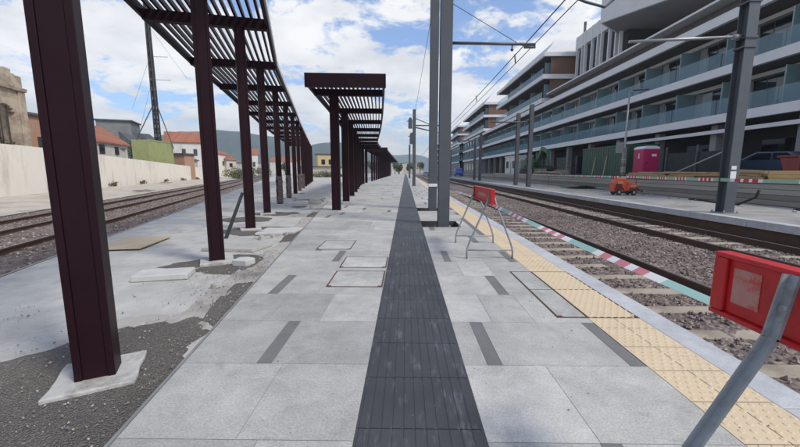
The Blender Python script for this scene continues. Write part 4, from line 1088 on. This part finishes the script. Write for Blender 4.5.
r = random.Random(51)
for i in range(26):
    b = MB(); yv = 38.5 + r.uniform(-2.6, 2.6); L = r.uniform(2.5, 4.2); k = i % 7
    x = 14.6 + k * .16
    b.bar((x, yv - L / 2, .85 + .11 * (i // 7) + r.uniform(0, .05)), (x + r.uniform(-.2, .2), yv + L / 2, .86 + .11 * (i // 7) + r.uniform(0, .08)), .14, .10)
    tag(b.build('timber_plank', W[['wood', 'retain', 'slabdark'][i % 3]]), 'greyish board in the low heap on the wall between container and digger', 'plank', 'boards heaped left of the green container')
for i, (x, yv, a) in enumerate(((15.6, 43.2, .1), (15.3, 36.6, -.1), (15.9, 24.2, .2))):
    t = thing('pallet_stack', (x, yv, .8), ['stack of grey pallets beside the green digger', 'stack of pallets left of the green container', 'small stack of pallets between the toilet and the lamp'][i], 'pallets', 'pallet stacks in the street')
    for k in range(5 - i):
        b = MB(); zz = .81 + k * .15
        for q in range(5): b.rbox((x + (q - 2) * .22 * math.cos(a), yv + (q - 2) * .22 * math.sin(a), zz + .11), .15, 1.0, .025, a)
        for q in (-.45, 0, .45): b.rbox((x - q * math.sin(a), yv + q * math.cos(a), zz), 1.05, .1, .108, a)
        b.build('pallet', W['wood'] if k % 2 else W['slabdark'], t)
t = thing('site_fence', (15.2, 44, .8), 'thin wire site fence on posts along the wall before the white cabin', 'fence')
for yv in (32.5, 36.5, 40.5, 44.5, 48.5, 52.5):
    b = MB(); b.tube([(14.8, yv, .8), (14.8, yv, 2.6)], .035, 8); b.build('post', W['mastlight'], t)
b = MB()
for zz in (1.2, 1.6, 2.0, 2.4): b.tube([(14.8, 32.5, zz), (14.8, 52.5, zz)], .012, 5)
b.build('wires', W['wire'], t)

# cars and skip in the street
def car(x, y, z, label, m, L=4.3, ang=0, van=False):
    t = thing('parked_car' if not van else 'parked_van', (x, y, z), label, 'car' if not van else 'van')
    w = .88
    if not van: side = [(-2.1, .35), (-2.12, .75), (-1.95, .95), (-1.35, 1.02), (-.75, 1.42), (.7, 1.46), (1.55, 1.05), (2.1, .92), (2.15, .4)]
    else: side = [(-2.3, .35), (-2.3, 1.0), (-1.7, 1.25), (-1.2, 1.95), (2.2, 2.0), (2.3, .4)]
    Mx = Matrix.Translation((x, y, z)) @ Matrix.Rotation(ang, 4, 'Z')
    b = MB(); b.prism([(p[0], p[1]) for p in side], 'x', -w, w); b.turn(Mx); body = b.build('body', m, t, bevel=.07)
    if not van: win = [[(-1.15, 1.05), (-.70, 1.36), (-.1, 1.38), (-.1, 1.05)], [(.0, 1.05), (.0, 1.38), (.62, 1.38), (1.15, 1.05)]]
    else: win = [[(-1.55, 1.3), (-1.15, 1.8), (-.5, 1.8), (-.5, 1.3)], [(-.3, 1.3), (-.3, 1.8), (1.8, 1.8), (1.8, 1.3)]]
    for wv in win:
        for sx in (-1, 1):
            b = MB(); b.prism(wv, 'x', sx * (w + .004) - .004, sx * (w + .004) + .004); b.turn(Mx); b.build('window', W['pane'], t)
    for wy in (-1.3, 1.3):
        for sx in (-1, 1):
            b = MB(); b.tube([(sx * (w - .14), wy, .32), (sx * (w + .02), wy, .32)], .32, 18); b.turn(Mx); wh = b.build('wheel', W['rubber'], t)
            b = MB(); b.tube([(sx * (w + .005), wy, .32), (sx * (w + .03), wy, .32)], .19, 14); b.turn(Mx); b.build('rim', W['galv'], wh)
    for sx in (-1, 1):
        b = MB(); b.rbox((sx * .6, -2.12, .68), .3, .06, .14); b.turn(Mx); b.build('headlight', W['label'], t)
        b = MB(); b.rbox((sx * .98, -.95, 1.0), .18, .1, .12); b.turn(Mx); b.build('mirror', m, t)
    return t
car(18.8, 18.7, .8, 'dark blue-grey car parked behind the netted fence', W['carblue'], ang=R(8))
car(13.1, 92, -.0, 'bright blue van far down the far platform', W['vanblue'], van=True, ang=R(-4))
t = thing('skip', (17.6, 14.2, .8), 'red steel skip at the right edge behind the yellow beams', 'skip')
b = MB(); b.prism([(13.2, 1.9), (13.6, .9), (16.5, .9), (16.9, 1.9)], 'x', 16.7, 18.6); b.build('body', W['skip'], t, bevel=.03)
b = MB()
for x in (16.68, 18.58): b.box(x - .04, x + .06, 13.15, 16.95, 1.9, 1.98)
b.build('rim', W['skip'], t)
for yv in (13.9, 14.6, 15.3, 16.0):
    b = MB(); b.box(16.64, 16.70, yv - .05, yv + .05, .95, 1.9); b.build('rib', W['skip'], t)

# ------------------------------------------------------------------ apartment building on the right
BX = 20.0; Y0, Y1 = 11.6, 99.6
ap = thing('apartment_building', (BX, 40, .8), 'long modern terraced apartment building with white balcony bands and teal glass', 'building', 'modern apartment blocks')
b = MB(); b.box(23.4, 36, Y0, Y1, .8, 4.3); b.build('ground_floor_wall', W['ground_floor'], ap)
for yv in [14 + i * 5.6 for i in range(16)]:
    b = MB(); b.box(20.6, 21.1, yv, yv + .5, .8, 4.3); b.build('column', W['podium'], ap)
b = MB(); b.box(20.25, 20.4, Y0, 36, 3.72, 3.95); b.build('ground_soffit_strip', W['white'], ap)
for k in range(12):
    yv = 15 + k * 6.5
    b = MB(); b.box(23.36, 23.395, yv, yv + 3.4, 1.0, 3.3); b.build('shopfront', W['pane'], ap)
levels = [(4.35, 4.88, 7.28), (7.28, 7.82, 10.5)]
for z0, z1, zc in levels:
    y = Y0
    b = MB()
    while y < Y1: b.box(BX, BX + .28, y + .006, min(Y1, y + 4) - .006, z0, z1); y += 4
    b.build('balcony_band', W['white'], ap)
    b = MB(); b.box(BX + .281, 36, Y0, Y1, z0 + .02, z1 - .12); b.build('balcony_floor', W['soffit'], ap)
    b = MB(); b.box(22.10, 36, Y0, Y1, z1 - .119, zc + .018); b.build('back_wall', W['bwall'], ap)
    b = MB(); b.box(21.70, 22.098, Y0, Y1, zc - .30, zc - .06); b.build('header_strip', W['white'], ap)
r = random.Random(77)
for li, (z0, z1, zc) in enumerate(levels):
    for k in range(21):
        yv = 12.9 + 4.0 * k       # near end of the bay, where its dividing screen stands
        b = MB(); b.box(BX + .34, 21.68, yv - .04, yv + .04, z1 - .11, z1 + 2.05); b.build('dividing_screen', W['frost'], ap)
        b = MB(); b.box(BX + .10, BX + .116, yv + .03, yv + 3.97, z1 - .05, z1 + .95); b.build('balustrade', W['rail_glass'], ap)
        b = MB(); b.box(22.04, 22.097, yv + .5, yv + 3.75, z1 - .1, zc - .31); w = b.build('window_wall', W['mast'], ap)
        if r.random() < .75: a, c = 'pane', 'curtain'
        else: a, c = 'curtain', 'pane'
        b = MB(); b.box(22.025, 22.038, yv + .56, yv + 1.55, z1 - .02, zc - .38); b.build('pane', W[c], w)
        b = MB(); b.box(22.025, 22.038, yv + 1.65, yv + 2.75, z1 - .02, zc - .38); b.build('pane', W['pane'], w)
        b = MB(); b.box(22.025, 22.038, yv + 2.83, yv + 3.68, z1 - .02, zc - .38); b.build('pane', W[a], w)
# third level: solid white parapet, dark terrace recess, thin roof lip
b = MB(); y = Y0
while y < Y1: b.box(BX, BX + .28, y + .006, min(Y1, y + 4) - .006, 10.5, 11.1); y += 4
b.build('balcony_band', W['white'], ap)
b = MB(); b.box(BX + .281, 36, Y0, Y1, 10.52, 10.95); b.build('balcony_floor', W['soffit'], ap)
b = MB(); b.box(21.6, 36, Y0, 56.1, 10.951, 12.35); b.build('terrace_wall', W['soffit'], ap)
b = MB(); b.box(20.55, 36, Y0, 56.1, 12.352, 12.50); b.build('roof_lip', W['white'], ap)
# finned storey behind the terrace
b = MB(); b.box(24.9, 36, 44, 55.9, 12.502, 18.3); b.build('fin_storey_wall', W['ground_floor'], ap)
b = MB(); b.box(24.3, 36, 44, 55.9, 18.302, 20.0); b.build('parapet', W['volume'], ap)
b = MB(); b.box(24.5, 36.1, 46, 55.9, 20.002, 20.08); b.build('parapet_cap', W['white'], ap)
yv = 55.4; i = 0
while yv > 44:
    b = MB(); b.box(24.25, 24.6, yv - .10, yv + .10, 12.502, 20.05); b.build('fin', W['white'], ap)
    yv -= (1.5, .9, 1.8)[i % 3]; i += 1
# brown timber wall under the big volume
b = MB(); b.box(31.5, 36, 11.6, 43.99, 12.502, 16.9); b.build('timber_wall', W['brownwall'], ap)
# jutting volume turned across the block
C0 = Vector((20.95, 42.5, 0)); da = Vector((.506, -.862, 0)); db = Vector((.75, .66, 0))
q = [C0, C0 + da * 30, C0 + da * 30 + db * 9, C0 + db * 9]
b = MB(); b.hexa([(p.x, p.y, 17.05) for p in q] + [(p.x, p.y, 23.6) for p in q]); b.build('jutting_volume', W['volume'], ap)
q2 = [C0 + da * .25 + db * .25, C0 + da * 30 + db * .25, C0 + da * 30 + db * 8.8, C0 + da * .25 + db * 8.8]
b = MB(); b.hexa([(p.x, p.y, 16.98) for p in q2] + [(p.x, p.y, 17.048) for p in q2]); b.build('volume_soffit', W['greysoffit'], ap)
# small white awning arm over the terrace

def block(root, y0, y1, z, x0=20.0, x1=30, pent=True, ph=2.2):
    """three storeys of balconies ending in a brown gable that faces the camera"""
    zs = [z, z + 3.35, z + 6.4]
    for i, zz in enumerate(zs):
        th = .62 if i < 2 else .55
        b = MB(); b.box(x0, x0 + .3, y0, y1, zz - th, zz); b.build('balcony_band', W['white'], root)
        b = MB(); b.box(x0 + .301, x1, y0, y0 + .3, zz - th, zz); b.build('end_band', W['white'], root)
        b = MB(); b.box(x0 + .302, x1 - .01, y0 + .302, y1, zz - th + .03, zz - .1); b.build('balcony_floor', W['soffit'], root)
    for i in range(2):
        za, zb = zs[i] - .1, zs[i + 1] - .60
        b = MB(); b.box(x0 + 1.2, x1 - .02, y0 + .35, y0 + .55, za, zb); b.build('gable_wall', W['brownwall'], root)
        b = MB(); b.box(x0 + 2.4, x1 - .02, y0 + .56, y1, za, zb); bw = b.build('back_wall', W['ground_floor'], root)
        b = MB(); b.box(x0 + .12, x0 + .14, y0 + .4, y1 - .05, zs[i] - .02, zs[i] + .95); b.build('balustrade', W['rail_glass'], root)
        yv = y0 + 2
        while yv < y1 - 3:
            b = MB(); b.box(x0 + 2.37, x0 + 2.398, yv, yv + 2.6, za + .2, zb - .3); b.build('window', W['pane'], bw)
            b = MB(); b.box(x0 + .6, x0 + 2.3, yv - .9, yv - .84, za, zb - .6); b.build('dividing_screen', W['frost'], root)
            yv += 6.0
    if pent:
        b = MB(); zt = zs[2]
        A = [(x0 + .3, y0 + .3), (x1, y0 + .3), (x1, y1), (x0 + .3, y1)]
        T = [(x0 + 2.2, y0 + 2.0), (x1, y0 + 2.0), (x1, y1 - 3), (x0 + 2.2, y1 - 3)]
        b.hexa([(p[0], p[1], zt + .002) for p in A] + [(p[0], p[1], zt + ph) for p in T]); b.build('roof', W['volume'], root)
block(ap, 56.2, 84, 11.9)
b = MB(); b.box(24.7, 24.95, 54.4, 54.65, 20.08, 21.3); b.tube([(24.83, 54.52, 21.3), (24.83, 54.52, 21.7)], .18, 8); b.build('chimney', W['mast'], ap)

specs = [(95, 129, 'second terraced apartment block with brown gable, beyond the long teal building'),
         (142, 168, 'third terraced apartment block, smaller and farther along the tracks'),
         (184, 214, 'fourth terraced apartment block seen between the two tall masts'),
         (236, 290, 'most distant terraced apartment block left of the tall masts')]
for y0, y1, lab in specs:
    t = thing('apartment_building', (20, y0, .8), lab, 'building', 'modern apartment blocks')
    lo = max(y0 - (12 if y0 > 95 else -4.7), 99.7)
    b = MB(); b.box(20.3, 34, lo, y1 + 10, .8, 11.2); pd_ = b.build('podium', W['podium'], t)
    for z in (4.4, 7.4, 10.5):
        b = MB(); b.box(19.9, 20.298, lo, y1 + 10, z, z + .5); b.build('balcony_band', W['white'], t)
        b = MB(); b.box(20.1, 20.12, lo, y1 + 10, z + .502, z + 1.4); b.build('balustrade', W['rail_glass'], t)
    yv = lo + 1
    while yv < y1 + 7:
        for z in (1.6, 5.1, 8.1):
            b = MB(); b.box(20.25, 20.297, yv, yv + 2.6, z, z + 2.1); b.build('window', W['pane'], pd_)
        for z in (4.9, 7.9):
            b = MB(); b.box(20.0, 20.296, yv + 3.2, yv + 3.35, z + .01, z + 2.4); b.build('dividing_screen', W['frost'], t)
        yv += 5
    block(t, y0, y1, 11.9, 19.6, 32)

# ------------------------------------------------------------------ the left side: cream wall and what stands behind it
WB = Vector((-22.5, 0, 0)); WD = Vector((-.27, 1, 0)).normalized(); WN = Vector((-WD.y, WD.x, 0))
def wp(t, o, z=0): p = WB + WD * t + WN * o; return (p.x, p.y, z)
b = MB(); T = [14 + i * 4 for i in range(18)]
def wtop(t): return 3.3 if t < 32 else 3.3 - (t - 32) * .026
for a, c in zip(T, T[1:]):
    b.hexa([wp(a, 0, -.6), wp(c, 0, -.6), wp(c, .4, -.6), wp(a, .4, -.6), wp(a, 0, wtop(a)), wp(c, 0, wtop(c)), wp(c, .4, wtop(c)), wp(a, .4, wtop(a))])
tag(b.build('boundary_wall', W['cream']), 'long cream plastered boundary wall beside the left tracks', 'wall')
def at(px, D_, z):
    """plan point on the sight line of photo column px at depth D_"""
    return ((px - 405.5) / 370 * D_, D_, z)

# ruined building: one facade parallel to the wall, one gable end
def ruin():
    c = Vector(at(29, 33.5, 0)); u = -WD; v = WN
    t = thing('ruined_building', c, 'crumbling plastered brick building with an arched opening above the cream wall', 'building')
    def P(s, o, z): p = c + u * s + v * o; return (p.x, p.y, z)
    b = MB(); H = 10.1; arch = []
    A0, A1, zs, zt = 1.3, 3.4, 1.6, 5.9
    # facade with an arched hole, built in strips
    def wallq(s0, s1, za, zb):
        b.hexa([P(s0, 0, za), P(s1, 0, za), P(s1, .5, za), P(s0, .5, za), P(s0, 0, zb), P(s1, 0, zb), P(s1, .5, zb), P(s0, .5, zb)])
    r = random.Random(2)
    wallq(0, A0, -.5, H - 1.6); wallq(A1, 7, -.5, H - 1.6); wallq(A0, A1, -.5, zs)
    n_ = 10
    for i in range(n_):
        s0 = A0 + (A1 - A0) * i / n_; s1 = A0 + (A1 - A0) * (i + 1) / n_; m_ = (i + .5) / n_ * 2 - 1
        wallq(s0, s1, zt + 1.0 * math.sqrt(max(0, 1 - m_ * m_)), H - 1.6)
    # broken parapet
    s = 0
    while s < 7:
        w = r.uniform(.35, .8); hh = H - 1.6 + 1.3 + r.uniform(-.25, .25) - (.5 if s < .5 else 0)
        wallq(s, s + w, H - 1.59, hh); s += w
    for i in range(1):
        b.hexa([P(.0, .5, -.5), P(.5, .5, -.5), P(.5, 7, -.5), P(0, 7, -.5), P(0, .5, H - 1.6), P(.5, .5, H - 1.6), P(.5, 7, H - 1.6), P(0, 7, H - 1.6)])
    b.build('wall', W['plaster'], t)
    b = MB()
    b.hexa([P(-.12, -.22, H - 1.9), P(7, -.22, H - 1.9), P(7, -.002, H - 1.9), P(-.12, -.002, H - 1.9), P(-.12, -.3, H - 1.6), P(7, -.3, H - 1.6), P(7, -.002, H - 1.6), P(-.12, -.002, H - 1.6)])
    b.build('cornice', W['plaster'], t, bevel=.03)
    b = MB(); b.hexa([P(-.05, -.12, -.5), P(.75, -.12, -.5), P(.75, -.003, -.5), P(-.05, -.003, -.5), P(-.05, -.12, H - 1.91), P(.75, -.12, H - 1.91), P(.75, -.003, H - 1.91), P(-.05, -.003, H - 1.91)])
    b.build('pilaster', W['plaster'], t, bevel=.02)
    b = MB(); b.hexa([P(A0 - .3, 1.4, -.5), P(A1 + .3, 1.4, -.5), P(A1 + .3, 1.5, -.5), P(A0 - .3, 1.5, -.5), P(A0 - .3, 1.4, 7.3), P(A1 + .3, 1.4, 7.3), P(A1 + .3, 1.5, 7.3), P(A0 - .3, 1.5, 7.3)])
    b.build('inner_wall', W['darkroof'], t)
    b = MB()
    for s in (1.85, 2.6): b.hexa([P(s, .2, 1.6), P(s + .07, .2, 1.6), P(s + .07, .27, 1.6), P(s, .27, 1.6), P(s, .2, 6.8), P(s + .07, .2, 6.8), P(s + .07, .27, 6.8), P(s, .27, 6.8)])
    b.build('window_bars', W['rail'], t)
    return P
RP = ruin()

def bush(name, c, rx, ry, rz, n, label, cat='shrub', seed=1, leaf=.11, group=None, mats=(0, 0, 1, 2)):
    r = random.Random(seed); b = MB(); c = Vector(c)
    lobes = [(Vector((r.uniform(-.6, .6) * rx, r.uniform(-.6, .6) * ry, r.uniform(.25, .75) * rz)), r.uniform(.35, .6)) for _ in range(7)]
    for _ in range(n):
        lo_, s = r.choice(lobes)
        d = Vector((r.gauss(0, 1), r.gauss(0, 1), r.gauss(0, 1))).normalized() * (r.random() ** .4)
        p = c + lo_ + Vector((d.x * rx * s, d.y * ry * s, d.z * rz * s))
        if p.z < c.z: p.z = c.z + r.random() * .1
        u = Vector((r.gauss(0, 1), r.gauss(0, 1), r.gauss(0, 1))).normalized(); w = u.orthogonal().normalized(); k = leaf * r.uniform(.6, 1.4)
        b.face([p - u * k, p + w * k * .5, p + u * k, p - w * k * .5], r.choice(mats))
    return tag(b.build(name, W['leaf'], loc=c, fix=False), label, cat, group)
ac = RP(2.3, .25, 1.7)
bush('creeper', ac, .9, .9, 2.2, 900, 'green creeper growing inside the arched opening of the ruin', 'plant', 3, .12)

def house(name, px0, px1, D0, D1, zt, label, wall, roof, kind='gable', rise=1.4, base=-.5, windows=(), over=.3, cat='house', group='houses behind the cream wall'):
    """box house whose visible front spans photo columns px0..px1 at depth D0..D1"""
    a = Vector(at(px0, D0, base)); c = Vector(at(px1, D1, base)); u = (c - a); L = u.length; u.normalize(); v = Vector((-u.y, u.x, 0))
    if v.dot(Vector((a.x, a.y, 0))) < 0: v = -v
    t = thing(name, a, label, cat, group)
    def P(s, o, z): p = a + u * s + v * o; return (p.x, p.y, z)
    dp = 6.0
    b = MB(); b.hexa([P(0, 0, base), P(L, 0, base), P(L, dp, base), P(0, dp, base), P(0, 0, zt), P(L, 0, zt), P(L, dp, zt), P(0, dp, zt)]); b.build('wall', W[wall], t)
    b = MB()
    if kind == 'gable':
        e = over
        for o0, o1 in ((-e, dp / 2), (dp + e, dp / 2)):
            z0 = zt - e * rise / (dp / 2) + .02; z1 = zt + rise
            b.hexa([P(-e, o0, z0), P(L + e, o0, z0), P(L + e, o1, z1), P(-e, o1, z1), P(-e, o0, z0 + .14), P(L + e, o0, z0 + .14), P(L + e, o1, z1 + .14), P(-e, o1, z1 + .14)])
        gb = MB()
        for s in (0.02, L - .02): gb.face([P(s, 0, zt), P(s, dp, zt), P(s, dp / 2, zt + rise)])
        gb.build('gable', W[wall], t, fix=False)
    else:
        b.hexa([P(-over, -over, zt + .002), P(L + over, -over, zt + .002), P(L + over, dp, zt + .002), P(-over, dp, zt + .002), P(-over, -over, zt + .25), P(L + over, -over, zt + .25), P(L + over, dp, zt + .25), P(-over, dp, zt + .25)])
    b.build('roof', W[roof], t)
    for f0, f1, z0, z1 in windows:
        b = MB(); b.hexa([P(L * f0, -.05, z0), P(L * f1, -.05, z0), P(L * f1, -.004, z0), P(L * f0, -.004, z0), P(L * f0, -.05, z1), P(L * f1, -.05, z1), P(L * f1, -.004, z1), P(L * f0, -.004, z1)]); b.build('window', W['pane'], t)
    return t
house('brick_house', 27, 44, 39, 41, 7.2, 'narrow red brick building squeezed behind the first brown post', 'brick', 'darkroof', 'flat', windows=((.6, .9, 3, 5),))
house('tiled_house', 84, 127, 42, 51, 4.9, 'low house with a sloping red tiled roof just left of the lime green container', 'oldwall', 'tile', 'gable', 2.2, windows=((.30, .42, 3.4, 4.5), (.66, .76, 3.4, 4.4)))
house('grey_house', 98, 133, 66, 68, 10.2, 'dark grey flat-roofed building behind the red tiled house', 'greywall', 'darkroof', 'flat')
house('grey_house', 131, 158, 66, 70, 6.6, 'low grey shed between the tiled house and the lattice mast', 'greywall', 'darkroof', 'gable', 1.6)
house('white_house', 166, 205, 88, 92, 8.3, 'white house with a long red tiled roof right of the lattice mast', 'whitewall', 'tile', 'gable', 2.4, windows=((.4, .5, 5, 6.6), (.7, .8, 5, 6.6)))
house('grey_shed', 172, 197, 72, 82, 3.6, 'low pale shed with slanted roof right of the lime green container', 'oldwall', 'darkroof', 'gable', 1.2)
house('cream_house', 217, 232, 110, 130, 6.5, 'cream house glimpsed between the second and third brown posts', 'cream', 'tile', 'gable', 1.5, windows=((.3, .4, 3, 4.4), (.6, .7, 3, 4.4)))
house('grey_house', 236, 262, 170, 170, 5.0, 'distant pale house behind the third brown post', 'oldwall', 'darkroof', 'flat', group='far houses')
house('white_house', 270, 300, 220, 220, 7.0, 'distant white house behind the row of brown posts', 'whitewall', 'tile', 'gable', 2.5, group='far houses')
house('ochre_house', 318, 336, 120, 122, 6.6, 'ochre yellow house between the left and middle canopies', 'yellowwall', 'darkroof', 'flat', windows=((.2, .4, 3.4, 5), (.6, .8, 3.4, 5)), group='far houses')
house('grey_house', 300, 340, 96, 96, 2.3, 'low pale concrete hut in front of the ochre house', 'oldwall', 'darkroof', 'flat', group='far houses')
house('white_house', 392, 404, 260, 262, 6.5, 'small distant house closing the end of the dark path', 'whitewall', 'darkroof', 'flat', group='far houses')
house('grey_house', 404, 422, 330, 330, 8.5, 'greyish distant house behind the slimmest mast', 'oldwall', 'darkroof', 'flat', group='far houses')
house('grey_house', 352, 394, 300, 300, 6, 'long low distant house behind the farthest canopy', 'greywall', 'darkroof', 'gable', 2, group='far houses')

house('lean_to', 104, 122, 47, 50, 4.2, 'small dingy lean-to with a dark sloping roof in front of the grey flat building', 'oldwall', 'darkroof', 'gable', 1.0, windows=((.2, .4, 2.9, 3.8), (.6, .8, 2.9, 3.8)))
house('brick_house', 184, 194, 70, 73, 4.4, 'small brick annex at the right end of the lime green container', 'brick', 'darkroof', 'flat')
house('grey_house', 226, 236, 118, 122, 4.8, 'small pale house past the end of the cream wall', 'oldwall', 'tile', 'gable', 1.2, windows=((.3, .6, 2.6, 3.8),), group='far houses')
house('white_house', 244, 258, 150, 152, 8.0, 'tall pale house far behind the third brown post', 'whitewall', 'tile', 'gable', 2.2, windows=((.15, .35, 3, 5), (.6, .8, 3, 5)), group='far houses')
for i, (t_, o_) in enumerate(((12, .6), (19, .5), (27, .7), (36, .6), (44, .5), (53, .6))):
    p_ = wp(24 + t_, -.35)
    bush('weed', (p_[0], p_[1], -.42), .5, .5, .45, 160, 'low dry weed at the foot of the cream wall', 'weed', 160 + i, .09, 'weeds along the cream wall', (1, 2, 2))

# lime green container
a = Vector(at(148, 58.5, 0)); c = Vector(at(173, 66, 0)); u = (c - a).normalized(); v = Vector((-u.y, u.x, 0))
if v.dot(a) < 0: v = -v
L = (c - a).length
t = thing('green_container', a, 'lime green steel container standing behind the cream wall at the lattice mast', 'container')
def P(s, o, z): p = a + u * s + v * o; return (p.x, p.y, z)
b = MB(); b.hexa([P(0, 0, 2.2), P(L, 0, 2.2), P(L, 2.4, 2.2), P(0, 2.4, 2.2), P(0, 0, 6.2), P(L, 0, 6.2), P(L, 2.4, 6.2), P(0, 2.4, 6.2)]); b.build('body', W['lime'], t)
b = MB()
for s0, s1, z0, z1 in ((-.04, L + .04, 6.1, 6.28), (-.04, .14, 2.2, 6.1), (L - .14, L + .04, 2.2, 6.1)):
    b.hexa([P(s0, -.05, z0), P(s1, -.05, z0), P(s1, -.004, z0), P(s0, -.004, z0), P(s0, -.05, z1), P(s1, -.05, z1), P(s1, -.004, z1), P(s0, -.004, z1)])
b.build('frame', W['lime'], t)
b = MB(); b.hexa([P(.2, .2, -.5), P(L - .2, .2, -.5), P(L - .2, 2.2, -.5), P(.2, 2.2, -.5), P(.2, .2, 2.198), P(L - .2, .2, 2.198), P(L - .2, 2.2, 2.198), P(.2, 2.2, 2.198)]); b.build('plinth', W['greywall'], t)

# lattice mast
mx_, my_, _ = at(159, 66, 0)
t = thing('lattice_mast', (mx_, my_, -.5), 'tall black lattice mast with stays rising behind the lime green container', 'mast')
b = MB(); H = 30.2; w0, w1 = .34, .20
def mcorner(k, z):
    w = w0 + (w1 - w0) * z / H; sx, sy = ((-1, -1), (1, -1), (1, 1), (-1, 1))[k]
    return Vector((mx_ + sx * w, my_ + sy * w, z - .5))
for k in range(4): b.bar(mcorner(k, 0), mcorner(k, H), .2, .2)
z = 0; i = 0
while z < H - 1:
    for k in range(4):
        k2 = (k + 1) % 4
        p, q = (k, k2) if i % 2 else (k2, k)
        b.bar(mcorner(p, z), mcorner(q, z + .8), .13, .13); b.bar(mcorner(k, z), mcorner(k2, z), .07, .07)
    z += .8; i += 1
b.build('lattice', W['black'], t)
for s, ex, ez in ((-1, 4.6, 5.0), (1, 3.0, 5.2)):
    b = MB(); b.bar((mx_ + s * .4, my_, 12.6), (mx_ + s * ex, my_ - .5, ez), .12, .12); b.build('strut', W['mast'], t)
for zz, ln in ((20.8, 3.0), (17.0, 3.2)):
    b = MB(); b.bar((mx_ - .1, my_, zz), (mx_ + ln, my_, zz - .1), .06, .06); b.build('arm', W['mast'], t)
for zz, tx in ((21.0, -5.5), (17.2, -4.5), (26.0, 5.0)):
    b = MB(); b.tube([(mx_, my_, zz), (mx_ + tx, my_ + 2, zz - 8.5)], .018, 5); b.build('guy_wire', W['wire'], t)

# shrubs along the end of the wall and far rubble
for i, (px, D_, sx, hz_, lab) in enumerate(((232, 84, 3.2, 2.2, 'dry shrub at the end of the cream wall, between the second and third brown posts'), (246, 95, 3.0, 2.4, 'dry shrub behind the third brown post beside the left rails'),
                                            (262, 112, 3.5, 3.0, 'bushy shrub glimpsed between the brown posts farther along'), (326, 78, 3.2, 1.7, 'dry weedy shrub below the ochre house'), (140, 60, 1.6, 6.0, 'dark shrub left of the lime green container'),
                                            (341, 86, 2.5, 1.5, 'low shrub behind the first post of the middle canopy'))):
    x, yv, _ = at(px, D_, 0)
    bush('shrub', (x, yv, -.4), sx, sx, hz_, 1100, lab, 'shrub', 40 + i, .16, 'shrubs along the left tracks', (0, 1, 2, 2) if i != 4 else (0, 0, 1))
for i, (px, D_, hh) in enumerate(((399, 150, 5), (384, 170, 6.5), (395, 230, 8), (410, 190, 6), (372, 200, 7.5), (285, 160, 6), (305, 190, 7), (420, 260, 9))):
    x, yv, _ = at(px, D_, 0)
    t = thing('tree', (x, yv, -.4), ['small round tree at the end of the dark path', 'tree behind the tail of the farthest canopy', 'tree beside the far white house', 'tree to the left of the slimmest mast', 'tree rising behind the middle canopy roof', 'tree between the wrapped posts', 'tree left of the ochre house', 'tree before the most distant block'][i], 'tree', 'distant trees')
    b = MB(); b.tube([(x, yv, -.4), (x + .1, yv, hh * .3), (x, yv, hh * .6)], .2, 7, radii=[.26, .2, .1]); b.build('trunk', W['bark'], t)
    r = random.Random(90 + i); b = MB()
    lob = [(Vector((r.uniform(-1, 1) * hh * .22, r.uniform(-1, 1) * hh * .22, hh * r.uniform(.4, .8))), hh * r.uniform(.14, .26)) for _ in range(8)]
    for _ in range(900):
        lo_, s = r.choice(lob); d = Vector((r.gauss(0, 1), r.gauss(0, 1), r.gauss(0, 1))).normalized() * s * r.random() ** .35
        p = Vector((x, yv, -.4)) + lo_ + d; uu = Vector((r.gauss(0, 1), r.gauss(0, 1), r.gauss(0, 1))).normalized(); ww = uu.orthogonal(); k = .26 * r.uniform(.6, 1.4)
        b.face([p - uu * k, p + ww * k * .6, p + uu * k, p - ww * k * .6], r.choice((0, 0, 1)))
    b.build('crown', W['leaf'], t, fix=False)
# debris by the foot of the cream wall
for i, (px, py, q_) in enumerate(((163, 183.5, .5), (138, 192, .55))):
    D_ = 1.7 * 370 / (py - 171); x, yv, _ = at(px, D_, 0)
    o = patch('debris_pile', [(x - q_ * 1.6, yv), (x, yv - q_), (x + q_ * 1.8, yv + .1), (x + .1, yv + q_)], W['dirt'], -.26, 60 + i, .10, 40)
    del o['kind']; tag(o, ['small dark debris pile at the foot of the cream wall', 'larger dark debris pile nearer the left rails'][i], 'debris')

# hills
def hill(cx_, cy_, rx, ry, h, seed):
    b = MB(); N, Mm = 60, 16; vs = []
    for j in range(Mm + 1):
        row = []
        for i in range(N):
            a = 2 * math.pi * i / N; f = 1 - j / Mm
            x = cx_ + rx * f * math.cos(a); yv = cy_ + ry * f * math.sin(a)
            z = h * (1 - f * f) ** 1.3 * (1 + .35 * noise.noise(Vector((x / 260, yv / 260, seed)))) + 8 * noise.noise(Vector((x / 60, yv / 60, seed))) * (1 - f) - 1.2
            row.append((x, yv, z))
        vs.append(row)
    for j in range(Mm):
        for i in range(N):
            b.face([vs[j][i], vs[j][(i + 1) % N], vs[j + 1][(i + 1) % N], vs[j + 1][i]], 0, True)
    structure(b.build('hills', W['hill'], fix=False))
hill(-760, 1500, 640, 420, 158, 3)
hill(-330, 1600, 300, 300, 128, 5)
hill(-1700, 1500, 900, 600, 150, 9)
hill(-300, 2900, 900, 300, 150, 12)
hill(700, 2900, 900, 300, 130, 15)
# air between here and the hills
b = MB(); b.box(-2700, 2700, -120, 3300, -1.9, 260)
o = b.build('haze', [], fix=True); o['kind'] = 'stuff'
m = D.materials.new('air'); m.use_nodes = True; n = m.node_tree.nodes; l = m.node_tree.links
n.remove(n['Principled BSDF']); pv = n.new('ShaderNodeVolumePrincipled'); pv.inputs['Color'].default_value = (.80, .91, 1, 1); pv.inputs['Density'].default_value = .00034; pv.inputs['Anisotropy'].default_value = .1
l.new(pv.outputs[0], n['Material Output'].inputs['Volume']); o.data.materials.append(m)
SC.cycles.volume_bounces = 0
